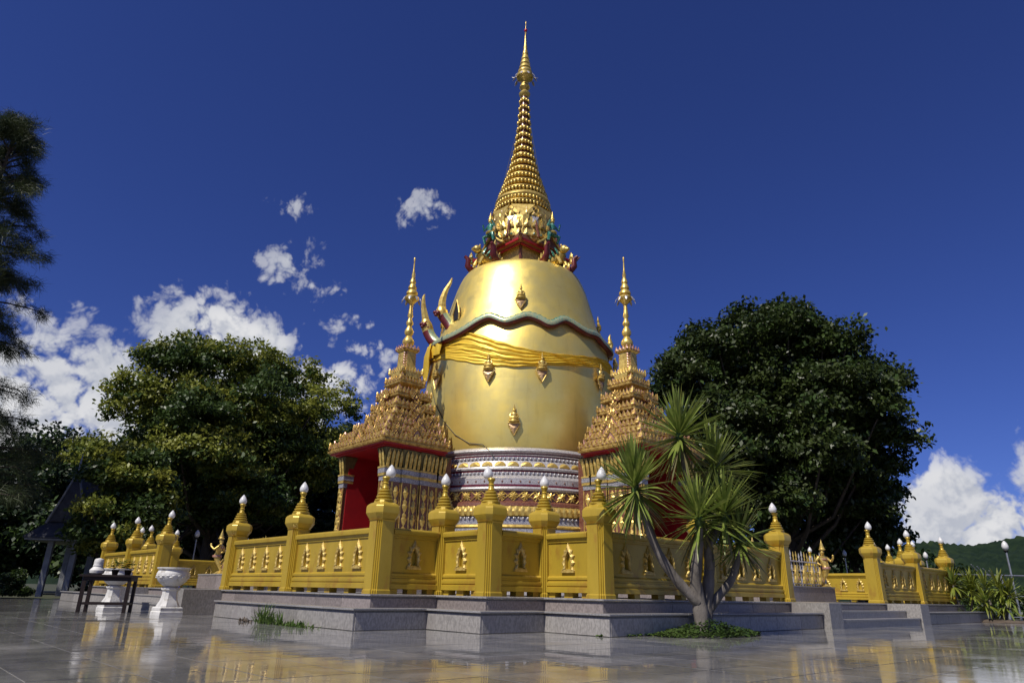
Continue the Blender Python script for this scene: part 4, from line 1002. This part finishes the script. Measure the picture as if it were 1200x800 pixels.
# ================================================================== PLANTS
def blade_arrays(P, D, N, L, W, droop, seg=4, fold=.0):
    "arrays of strap leaves: base P, direction D, side N; returns V (n*(seg+1)*2,3), F"
    n = len(P); V = np.zeros((n, seg+1, 2, 3)); d = D.copy(); p = P.copy()
    prof = [.55, 1., .95, .7, .04] if seg == 4 else list(np.linspace(1, .05, seg+1))
    for s in range(seg+1):
        w = (W*prof[s])[:, None]*N
        V[:, s, 0] = p-w; V[:, s, 1] = p+w
        p = p + d*(L/seg)[:, None]; d = d - np.array([0, 0, 1.])*(droop*(s+1)/seg)[:, None]; d /= np.linalg.norm(d, axis=1)[:, None]
    F = []; base = np.arange(n)*(seg+1)*2
    for s in range(seg): F.append(np.stack([base+2*s, base+2*s+1, base+2*s+3, base+2*s+2], 1))
    return V.reshape(-1, 3), np.concatenate(F), n
def rosette(n, L, W, droop, lo=-.9, hi=1.35, rg=rng):
    az_ = rg.uniform(0, 2*pi, n); u = rg.uniform(0, 1, n); e = lo+(hi-lo)*u
    D = np.stack([np.cos(az_)*np.cos(e), np.sin(az_)*np.cos(e), np.sin(e)], 1); N = np.stack([-np.sin(az_), np.cos(az_), np.zeros(n)], 1)
    N += rg.normal(0, .25, (n, 3)); N -= D*(N*D).sum(1)[:, None]; N /= np.linalg.norm(N, axis=1)[:, None]
    P = D*.04 + np.array([0, 0, 1.])*(e[:, None])*.08
    return P, D, N, L*rg.uniform(.8, 1.1, n), W*rg.uniform(.8, 1.15, n), droop*rg.uniform(.3, 1.5, n)*np.where(e < .2, 1.3, .55), e
yr = vp(2.98, 10.95)
yu = thing('spiky_plant', 'dragon-tree-like plant with branching grey trunks and spiky green rosettes', 'plant', tuple(yr))
def yl(r, z, dd=0): q = vp(r, 10.95+dd, z)-yr; return tuple(q)
heads = [(2.83, 3.02, .15, 78, .80, 1), (2.00, 2.10, -.15, 78, .78, 1), (3.48, 2.52, .5, 62, .80, 1), (2.93, 1.63, -.30, 60, .66, 0), (3.40, 1.72, -.05, 70, .72, 0), (3.66, 1.36, .1, 58, .60, 0)]
trunks = [[(2.96, 0, 0), (2.93, .35, -.02), (2.88, .75, -.05), (2.92, 1.2, -.18), (2.93, 1.55, -.28)], [(2.90, .45, -.05), (2.62, .72, -.08), (2.32, 1.15, -.12), (2.1, 1.75, -.14), (2.02, 2.05, -.15)],
          [(3.02, 0, .08), (3.05, .35, .1), (3.14, .85, .12), (3.22, 1.25, .3), (3.12, 1.75, .3), (2.93, 2.4, .22), (2.84, 2.95, .15)], [(3.16, .95, .12), (3.12, 1.2, 0), (3.25, 1.45, -.05), (3.38, 1.66, -.05)],
          [(3.0, .22, .08), (3.22, .50, .12), (3.50, .82, .12), (3.62, 1.22, .1)], [(3.22, 1.2, .3), (3.38, 1.7, .4), (3.47, 2.45, .5)]]
rads = [[.145, .13, .105, .085, .07], [.10, .09, .08, .07, .06], [.13, .115, .10, .085, .075, .065, .06], [.08, .075, .065, .06], [.09, .08, .07, .06], [.07, .06, .05]]
for t, r in zip(trunks, rads):
    pp = smoothpath([yl(a, b_, c_) for a, b_, c_ in t], 4); rr = np.interp(np.linspace(0, 1, len(pp)), np.linspace(0, 1, len(r)), r)
    rr = [v*.84*(1+.07*sin(i*2.1)) for i, v in enumerate(rr)]
    MB().tube([tuple(p) for p in pp], list(rr), 10).build('trunk', m_bark, yu, smooth=60)
for hx, hz, hd_, n, L, single in heads:
    P_, D_, N_, L_, W_, dr, e_ = rosette(n if single else int(n*1.9), L, .022, .13, -1.0, 1.5)
    org = yl(hx, hz, hd_)
    hub = MB().lathe([(.05, -.12), (.07, -.02), (.05, .10), (.01, .2)], 8).build('leaf_rosette', m_grass, yu, org, smooth=50)
    if single:
        for i in range(n):
            V_, F_, _ = blade_arrays(P_[i:i+1], D_[i:i+1], N_[i:i+1], L_[i:i+1], W_[i:i+1], dr[i:i+1])
            put('leaf', fastmesh('leaf', V_, F_, m_yucd if e_[i] < -.75 and random.random() < .55 else m_yuc, smooth=True), hub)
        n2 = 130
        P_, D_, N_, L_, W_, dr, e_ = rosette(n2, L*.95, .021, .13, -1.15, 1.5)
    V_, F_, n2 = blade_arrays(P_, D_, N_, L_, W_, dr)
    mi = np.tile((e_ < -.7) & (rng.uniform(0, 1, n2) < .5), 4).astype(int)
    put('leaf_mass', fastmesh('leaf_mass', V_, F_, [m_yuc, m_yucd], mi, True), hub, kind='stuff')
def tuft(name, label, loc, n, L, W, spread, droop, m_, seed, kind=None, lo=.5):
    r_ = np.random.default_rng(seed); a = r_.uniform(0, 2*pi, n); e = r_.uniform(lo, 1.5, n); D = np.stack([np.cos(a)*np.cos(e), np.sin(a)*np.cos(e), np.sin(e)], 1); N = np.stack([-np.sin(a), np.cos(a), 0*a], 1)
    P = np.stack([r_.normal(0, spread[0], n), r_.normal(0, spread[1], n), 0*a], 1)
    V_, F_, _ = blade_arrays(P, D, N, L*r_.uniform(.5, 1.1, n), W*r_.uniform(.7, 1.2, n), droop*r_.uniform(.4, 1.4, n))
    o = put(name, fastmesh(name, V_, F_, m_, smooth=True), None, loc)
    o['label'] = label
    if kind: o['kind'] = kind
    else: o['category'] = 'grass'
    return o
tuft('grass_tuft', 'tall green grass tuft growing at the foot of the granite plinth', (-11.98, -7.0, 0), 70, .36, .008, (.05, .07), .35, m_grass, 3)
tuft('grass_tuft', 'low spreading grass tuft beside the tall tuft at the plinth', (-11.96, -7.35, 0), 90, .22, .008, (.05, .14), .5, m_grass, 4)
tuft('weeds', 'low weeds creeping along the joint of the granite plinth', (-11.92, -7.95, 0), 160, .10, .012, (.04, .28), .5, m_grass, 5, 'stuff', .1)
tuft('dead_leaves', 'dry weed scraps on the pavement by the grass tuft', (-11.98, -6.35, 0), 24, .08, .015, (.03, .12), .6, m_soil, 6, 'stuff', .0)
def groundcover(name, label, cx, cy, rx, ry, n, m_, seed, h=.09, size=.03):
    r_ = np.random.default_rng(seed); a = r_.uniform(0, 2*pi, n); q = np.sqrt(r_.uniform(0, 1, n)); x = cx+rx*q*np.cos(a); y = cy+ry*q*np.sin(a); z = h*r_.uniform(.05, 1, n)*(1.15-q)
    t = r_.uniform(0, 2*pi, n); tl_ = r_.uniform(-.7, .7, n); s = size*r_.uniform(.6, 1.3, n)
    U = np.stack([np.cos(t), np.sin(t), tl_], 1)*s[:, None]; Wv = np.stack([-np.sin(t), np.cos(t), r_.uniform(-.4, .4, n)], 1)*s[:, None]*.6; C = np.stack([x, y, z+.01], 1)
    V_ = np.stack([C-U, C+Wv, C+U, C-Wv], 1).reshape(-1, 3); F_ = np.arange(4*n).reshape(-1, 4)
    o = put(name, fastmesh(name, V_, F_, m_), None); o['label'] = label; o['kind'] = 'stuff'
q = vp(3.05, 10.75)
groundcover('ground_cover', 'low green ground cover round the foot of the spiky plant', q.x, q.y+.05, 1.15, .50, 2600, m_lfB, 8, .20)
groundcover('ground_cover', 'thin ground cover creeping along the plinth beside the spiky plant', q.x-.85, q.y+.55, 1.1, .20, 900, m_grass, 9, .06)

# ---- trees
def leaf_quads(C, outw, size, rg, upb=.55, aspect=.55):
    n = len(C); Nn = outw*.5+rg.normal(0, .75, (n, 3)); Nn[:, 2] += upb; Nn /= np.linalg.norm(Nn, axis=1)[:, None]
    T = rg.normal(0, 1, (n, 3)); T[:, 2] -= .5; T -= Nn*(T*Nn).sum(1)[:, None]; T /= np.linalg.norm(T, axis=1)[:, None]; B = np.cross(Nn, T)
    s = (size*rg.uniform(.6, 1.25, n))[:, None]
    V_ = np.stack([C-T*s, C+B*s*aspect-T*s*.1, C+T*s-Nn*s*.25, C-B*s*aspect-T*s*.1], 1).reshape(-1, 3)
    return V_, np.arange(4*n).reshape(-1, 4)
def broad_tree(name, label, loc, env, n_leaf, size, mats, seed, mixw=None, blobs=46, trunk_r=.35, group=None, base_z=0., blob_r=(.20, .34), topmix=None):
    "env: (cx, cy, cz, rx, ry, rz) crown envelope relative to the trunk foot"
    rg = np.random.default_rng(seed); root = thing(name, label, 'tree', tuple(loc), 0, group)
    cx, cy, cz, rx, ry, rz = env
    # blob centres spread over the crown's shell and some inside
    d = rg.normal(0, 1, (blobs, 3)); d /= np.linalg.norm(d, axis=1)[:, None]; d[:, 2] = np.where(d[:, 2] < -.82, -d[:, 2], d[:, 2])
    q = np.where(rg.uniform(0, 1, blobs) < .75, rg.uniform(.72, .86, blobs), rg.uniform(.2, .6, blobs))
    BC = np.array([cx, cy, cz])+d*q[:, None]*np.array([rx, ry, rz]); BR = rg.uniform(*blob_r, blobs)*(rx+ry+rz)/3
    w = BR**2; w /= w.sum(); tw = max(200, n_leaf//26)
    bi = rg.choice(blobs, tw, p=w); dd = rg.normal(0, 1, (tw, 3)); dd /= np.linalg.norm(dd, axis=1)[:, None]; dd[:, 2] = np.abs(dd[:, 2])*.9+dd[:, 2]*.35
    TC = BC[bi]+dd*(BR[bi]*rg.uniform(.45, 1.0, tw)**.6)[:, None]*np.array([1, 1, .8])
    inn = rg.uniform(0, 1, tw) < .22; u_ = rg.normal(0, 1, (tw, 3)); u_ /= np.linalg.norm(u_, axis=1)[:, None]
    TC = np.where(inn[:, None], np.array([cx, cy, cz])+u_*(rg.uniform(0, 1, tw)**.4*.72)[:, None]*np.array([rx, ry, rz]), TC)
    li_ = rg.integers(0, tw, n_leaf); C = TC[li_]+rg.normal(0, 1, (n_leaf, 3))*size*np.array([1.7, 1.7, 1.1])
    outw = C-np.array([cx, cy, cz-rz*.4]); outw /= np.linalg.norm(outw, axis=1)[:, None]
    V_, F_ = leaf_quads(C, outw, size, rg)
    mi = np.zeros(n_leaf, int)
    if len(mats) > 1:
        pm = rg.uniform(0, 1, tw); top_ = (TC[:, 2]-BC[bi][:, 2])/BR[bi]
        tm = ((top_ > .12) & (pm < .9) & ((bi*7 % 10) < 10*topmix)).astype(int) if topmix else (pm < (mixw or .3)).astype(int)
        mi = tm[li_]
    put('crown', fastmesh('crown', V_, F_, mats, mi), root, kind='stuff')
    # trunk and limbs
    fork = Vector((cx*.3, cy*.3, base_z+max(1.5, (cz-rz)*.9)))
    MB().tube([(0, 0, -.2), tuple(fork*.5), tuple(fork), (cx*.7, cy*.7, cz)], [trunk_r*1.25, trunk_r, trunk_r*.85, trunk_r*.4], 10).build('trunk', m_bark2, root, smooth=60)
    for k in range(0, blobs, 3):
        e = Vector(BC[k]); md = fork.lerp(e, .5)+Vector((0, 0, -.1*rz)); s0 = fork.lerp(Vector((cx*.7, cy*.7, cz)), rg.uniform(0, .7))
        MB().tube([tuple(s0), tuple(md), tuple(e)], [trunk_r*.35, trunk_r*.22, .04], 6).build('limb', m_bark2, root, smooth=60)
    return root
RTm = Matrix((RT, FW, UP)).transposed()      # columns: right, forward, up
def env(r, f, z, a, b_, c_):
    v = RT*r+FW*f; return (v.x, v.y, z, a, b_, c_)
broad_tree('shade_tree', 'large dark glossy-leaved tree with rounded crown beyond the right-hand balustrade', vp(14.2, 36), env(0, 0, 8.8, 7.3, 7.2, 7.3), 210000, .135, [m_lfA, m_lfB], 26, .22, 150, .42, blob_r=(.14, .24))
broad_tree('shade_tree', 'small dark tree joining the lower side of the large glossy tree', vp(18.2, 37), env(0, 0, 4.6, 3.2, 3.2, 3.4), 50000, .135, [m_lfA, m_lfB], 22, .25, 34, .2)
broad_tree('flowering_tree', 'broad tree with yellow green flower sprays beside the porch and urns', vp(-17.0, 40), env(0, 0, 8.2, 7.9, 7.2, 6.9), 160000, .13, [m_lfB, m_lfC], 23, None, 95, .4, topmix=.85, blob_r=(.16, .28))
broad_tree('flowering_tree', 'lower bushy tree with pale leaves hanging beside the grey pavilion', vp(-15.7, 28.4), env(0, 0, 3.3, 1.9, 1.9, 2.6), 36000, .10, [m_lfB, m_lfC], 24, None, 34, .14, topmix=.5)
bgt = [(-36, 50, 6.6, 7, 4.9, 'dark tree behind the grey pavilion'), (-29, 54, 6.8, 7, 5.0, 'dark tree between the pavilion and the flowering tree'), (-22, 56, 6.0, 7, 5.4, 'dark tree behind the flowering tree'), (-12.5, 52, 6.4, 5.5, 5.6, 'dark tree showing between the flowering tree and the porch'), (-7, 48, 5.0, 5, 4.9, 'dark tree tucked behind the porch'), (-17, 47, 3.4, 6, 3.3, 'low dark tree under the flowering tree'), (-43, 44, 5.2, 6, 5, 'dark tree at the pavement edge below the casuarina'),
       (-31, 40, 2.6, 4.5, 2.8, 'low dark tree behind the pavilion posts'), (-37, 37, 2.6, 5, 3.0, 'low dark tree behind the shrub row under the casuarina'), (-24, 42, 2.4, 4.5, 2.6, 'low dark tree behind the far end of the shrub row'),
       (11, 50, 4.0, 6, 3.9, 'low dark tree under the large glossy tree'), (21, 52, 2.6, 5, 2.6, 'low dark tree behind the lamps and white posts'), (28, 50, 1.4, 4.5, 1.9, 'low scrubby tree in front of the forested hill')]
for i, (r, d, z, a, c_, lab) in enumerate(bgt):
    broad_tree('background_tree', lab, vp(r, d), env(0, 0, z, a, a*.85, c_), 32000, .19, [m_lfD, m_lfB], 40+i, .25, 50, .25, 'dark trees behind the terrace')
def shrub(loc, r, h, m_, seed, lab, grp):
    rg = np.random.default_rng(seed); n = 3800; d = rg.normal(0, 1, (n, 3)); d /= np.linalg.norm(d, axis=1)[:, None]; d[:, 2] = np.abs(d[:, 2])
    lump = 1+.25*np.sin(d[:, 0]*5+seed)*np.cos(d[:, 1]*4)+.15*np.sin(d[:, 2]*9)
    C = d*(rg.uniform(.5, 1, n)**.5*lump)[:, None]*np.array([r, r, h]); V_, F_ = leaf_quads(C, d, .075, rg)
    root = thing('shrub', lab, 'shrub', tuple(loc), 0, grp)
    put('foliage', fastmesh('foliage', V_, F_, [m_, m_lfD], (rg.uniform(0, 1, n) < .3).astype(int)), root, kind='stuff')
    MB().tube([(0, 0, 0), (.05, 0, h*.5)], [.05, .02], 6).build('stem', m_bark2, root)
for i, (r, d) in enumerate([(-25.5, 29.5), (-23.8, 29.2), (-22.2, 29.6), (-20.8, 30.0), (-16.9, 30.5), (-15.6, 31)]):
    shrub(vp(r, d), .95, .85+.2*(i % 3), m_lfB, 60+i, ['round leafy shrub at the end of the shrub row under the casuarina', 'second shrub from the casuarina in the row by the pavilion', 'tall shrub in the row just outside the pavilion posts', 'leafy shrub behind the pavilion posts', 'leafy shrub between the pavilion and the white urns', 'tall leafy shrub behind the far balustrade end'][i], 'shrubs along the pavement edge')
for i, (r, d) in enumerate([(16.0, 26.5), (17.6, 27.5), (19.2, 28), (20.8, 28)]):
    shrub(vp(r, d), 1.0, .9+.2*(i % 2), m_lfB, 70+i, ['leafy shrub directly behind the strap-leaved bushes', 'tall shrub behind the slanting wire arms of the pipe fence', 'leafy shrub behind the pipe fence post', 'tall shrub at the far end of the pipe fence'][i], 'shrubs behind the pipe fence')
# casuarina: drooping feathery sprays
def casuarina(loc):
    rg = np.random.default_rng(5); root = thing('casuarina_tree', 'tall feathery casuarina tree beside the grey pavilion', 'tree', tuple(loc))
    MB().tube([(0, 0, -.2), (.1, 0, 6), (-.1, .1, 13), (0, 0, 19.3)], [.32, .26, .15, .02], 9).build('trunk', m_bark2, root, smooth=60)
    P_ = []; D_ = []; L_ = []
    for i in range(240):
        z = 3.0+16*rg.uniform(0, 1)**1.35; k = 1-(z-3.0)/17; R = (.3+4.6*k)*rg.uniform(.4, 1.08); a = rg.uniform(0, 2*pi); rise = rg.uniform(.1, .9)
        pts = [Vector((0, 0, z)), Vector((cos(a)*R*.5, sin(a)*R*.5, z+rise*.6)), Vector((cos(a)*R*.85, sin(a)*R*.85, z+rise*.7)), Vector((cos(a)*R, sin(a)*R, z+rise*.3))]
        MB().tube([tuple(p) for p in pts], [.05, .035, .02, .008], 4).build('branch', m_bark2, root)
        PA = np.array([tuple(p) for p in pts]); ncl = 11
        for c_i in range(ncl):
            t = 3*(.28+.72*(c_i+rg.uniform(0, 1))/ncl); i0 = min(int(t), 2); fr = t-i0; c0_ = PA[i0]*(1-fr)+PA[i0+1]*fr+rg.normal(0, .10, 3); m_ = 44
            B = c0_+rg.normal(0, .12, (m_, 3)); ax = np.array([cos(a)*.7, sin(a)*.7, rg.uniform(-.5, .5)])
            dv = ax+rg.normal(0, .75, (m_, 3)); dv[:, 2] -= .25; dv /= np.linalg.norm(dv, axis=1)[:, None]
            P_.append(B); D_.append(dv); L_.append(rg.uniform(.22, .5, m_))
    P_ = np.concatenate(P_); D_ = np.concatenate(D_); L_ = np.concatenate(L_); n = len(P_)
    N_ = np.cross(D_, rg.normal(0, 1, (n, 3))); N_ /= np.linalg.norm(N_, axis=1)[:, None]
    V_, F_, _ = blade_arrays(P_, D_, N_, L_, np.full(n, .0085), np.full(n, .6), seg=2)
    put('needle_sprays', fastmesh('needle_sprays', V_, F_, m_need), root, kind='stuff')
casuarina(vp(-21.3, 24))
# yellow green strap-leaved bushes at the pavement edge
def strap_bush(loc, lab, seed, n, L):
    rg = np.random.default_rng(seed); root = thing('strap_leaf_bush', lab, 'bush', tuple(loc), 0, 'yellow green bushes at the balustrade end')
    for k in range(n):
        x, y, z = rg.normal(0, .28), rg.normal(0, .28), rg.uniform(.25, 1.05); a = rosette(60, L, .030, .5, -.7, 1.4, rg)
        MB().tube([(x*.4, y*.4, 0), (x, y, z)], [.035, .025], 6).build('stem', m_bark, root)
        V_, F_, _ = blade_arrays(*a[:6]); put('leaf_rosette', fastmesh('leaf_rosette', V_, F_, [m_bush, m_yuc], np.tile(rg.uniform(0, 1, 60) < .35, 4).astype(int), True), root, (x, y, z), kind='stuff')
strap_bush(vp(14.05, 22.2), 'taller yellow green strap-leaved bush right behind the balustrade end', 1, 6, .52)
strap_bush(vp(14.55, 21.4), 'lower yellow green strap-leaved bush beside the pipe fence', 2, 5, .50)
MB().lathe([(.9, .0), (.7, .06), (0, .10)], 20, caps=(0, 0)).build('planting_bed', m_soil, None, tuple(vp(14.6, 21.5, .004)), kind='structure')

# ================================================================== FAR SIDE: PAVILION, LAMPS, FENCE, HILL
gz = vp(-18.45, 30.0); pv = thing('grey_pavilion', 'small open pavilion with grey tiled roof on pale posts at the pavement edge', 'pavilion', tuple(gz), HD-pi/2+.25)
for x in (-.45, .45):
    for y in (-1.1, 1.1): MB().loft([[(x*(1)+sx*.10, y+sy*.10, z) for sx, sy in SQ] for z in (0, 2.5)]).build('post', m_postw, pv)
def roof_block(name, zlo, zhi, wl, wh, dl, dh):
    b = MB(); b.loft([[(x*wl, y*dl, zlo-.06) for x, y in SQ], [(x*wl, y*dl, zlo) for x, y in SQ], [(x*wh, y*dh, zhi) for x, y in SQ]]); return b.build(name, m_roofg, pv)
roof_block('lower_roof', 2.25, 2.95, 1.25, .62, 1.9, 1.2)
b = MB(); b.add([(-.66, -1.35, 2.88), (.66, -1.35, 2.88), (0, -1.35, 4.9), (-.66, 1.35, 2.88), (.66, 1.35, 2.88), (0, 1.35, 4.9)], [(0, 1, 2), (3, 5, 4), (0, 2, 5, 3), (1, 4, 5, 2), (0, 3, 4, 1)]); b.build('upper_roof', m_roofg, pv)
for y in (-1.39, 1.39):
    for s in (-1, 1): MB().tube([(s*.74, y, 2.8), (s*.36, y, 3.85), (0, y, 5.0)], [.06, .05, .05], 5).build('barge_board', m_postw, pv)
    MB().tube([(0, y, 4.9), (0, y*1.02, 5.3), (0, y*.98, 5.7)], [.06, .04, .01], 5).build('gable_finial', m_postw, pv)
MB().box(-1.2, 1.2, -1.84, 1.84, 2.12, 2.18).build('ceiling', m_postw, pv)
def lamp_pole(loc, h, lab):
    root = thing('lamp_pole', lab, 'lamp', tuple(loc), 0, 'white globe lamps on thin poles')
    MB().tube([(0, 0, -.2), (0, 0, h-.22)], [.035, .028], 8).build('pole', m_iron, root); MB().lathe([(.04, h-.26), (.08, h-.20), (.05, h-.17)], 12).build('collar', m_cable, root)
    MB().lathe([(.05, h-.18), (.10, h-.12), (.105, h-.05), (.08, h+.04), (.03, h+.11), (0, h+.13)], 14).build('globe', m_lamp, root, smooth=60)
lamp_pole(vp(17.05, 24), 2.42, 'white globe lamp on a thin pole rising behind the pipe fence')
lamp_pole(vp(16.28, 34), 2.68, 'white globe lamp on a thin pole beyond the scrollwork railing')
lamp_pole(vp(19.6, 33), 2.6, 'white globe lamp on a thin pole behind the balustrade near the bushes')
lamp_pole(vp(-13.27, 30), 2.65, 'white globe lamp on a thin pole near the raised-hand statue')
pf = thing('pipe_fence', 'galvanised pipe fence with slanting wire arms beside the bushes', 'fence', tuple(vp(15.0, 23)), HD-pi/2)
for z in (1.38, .75, .12): MB().tube([(-1.2, 0, z), (5.5, .3, z)], .028 if z > 1 else .02, 6).build('rail', m_iron, pf)
for x in (1.02, 3.0, 5.0): MB().tube([(x, .05*x, -.2), (x, .05*x, 1.42)], .042, 8).build('post', m_iron, pf); MB().tube([(x+.25, .05*x+.25, -.2), (x+.02, .05*x, 1.30)], .03, 6).build('brace', m_iron, pf)
for i in range(4): MB().tube([(.1+i*.18, 0, 1.70-i*.06), (.75+i*.16, .3, 1.12-i*.05)], .014, 5).build('wire_arm', m_iron, pf)
# hill
def hill():
    na, nr = 700, 90; a = np.linspace(rad(-70), rad(70), na); r = np.linspace(330, 1250, nr)
    A2, R2 = np.meshgrid(a, r); x = R2*np.sin(A2); y = R2*np.cos(A2)
    rg = np.random.default_rng(3)
    ridge = 62+7*np.sin(A2*9+.6)+4*np.sin(A2*23+1)+2.0*np.sin(A2*61)+9*np.cos((A2-rad(30))*3)
    t = np.clip((R2-330)/560, 0, 1); z = -4+ridge*.90*(t**1.25)*(1-.25*np.clip((R2-890)/400, 0, 1))
    for k in range(9):
        th = rg.uniform(0, pi); fq = rg.uniform(.02, .07); z += 1.6*np.sin((x*cos(th)+y*sin(th))*fq+rg.uniform(0, 6))*t
    z += rg.normal(0, 1.3, z.shape)*np.clip(t*3, 0, 1)
    W_ = np.array(CAM)[None, :]*np.array([1, 1, 0])+x.reshape(-1, 1)*np.array(RT)[None]+y.reshape(-1, 1)*np.array(FW)[None]; W_[:, 2] = z.ravel()
    i, j = np.meshgrid(np.arange(nr-1), np.arange(na-1), indexing='ij'); b_ = (i*na+j).ravel(); F_ = np.stack([b_, b_+1, b_+na+1, b_+na], 1)
    put('hills', fastmesh('hills', W_, F_, m_hill, smooth=False), kind='structure')
hill()
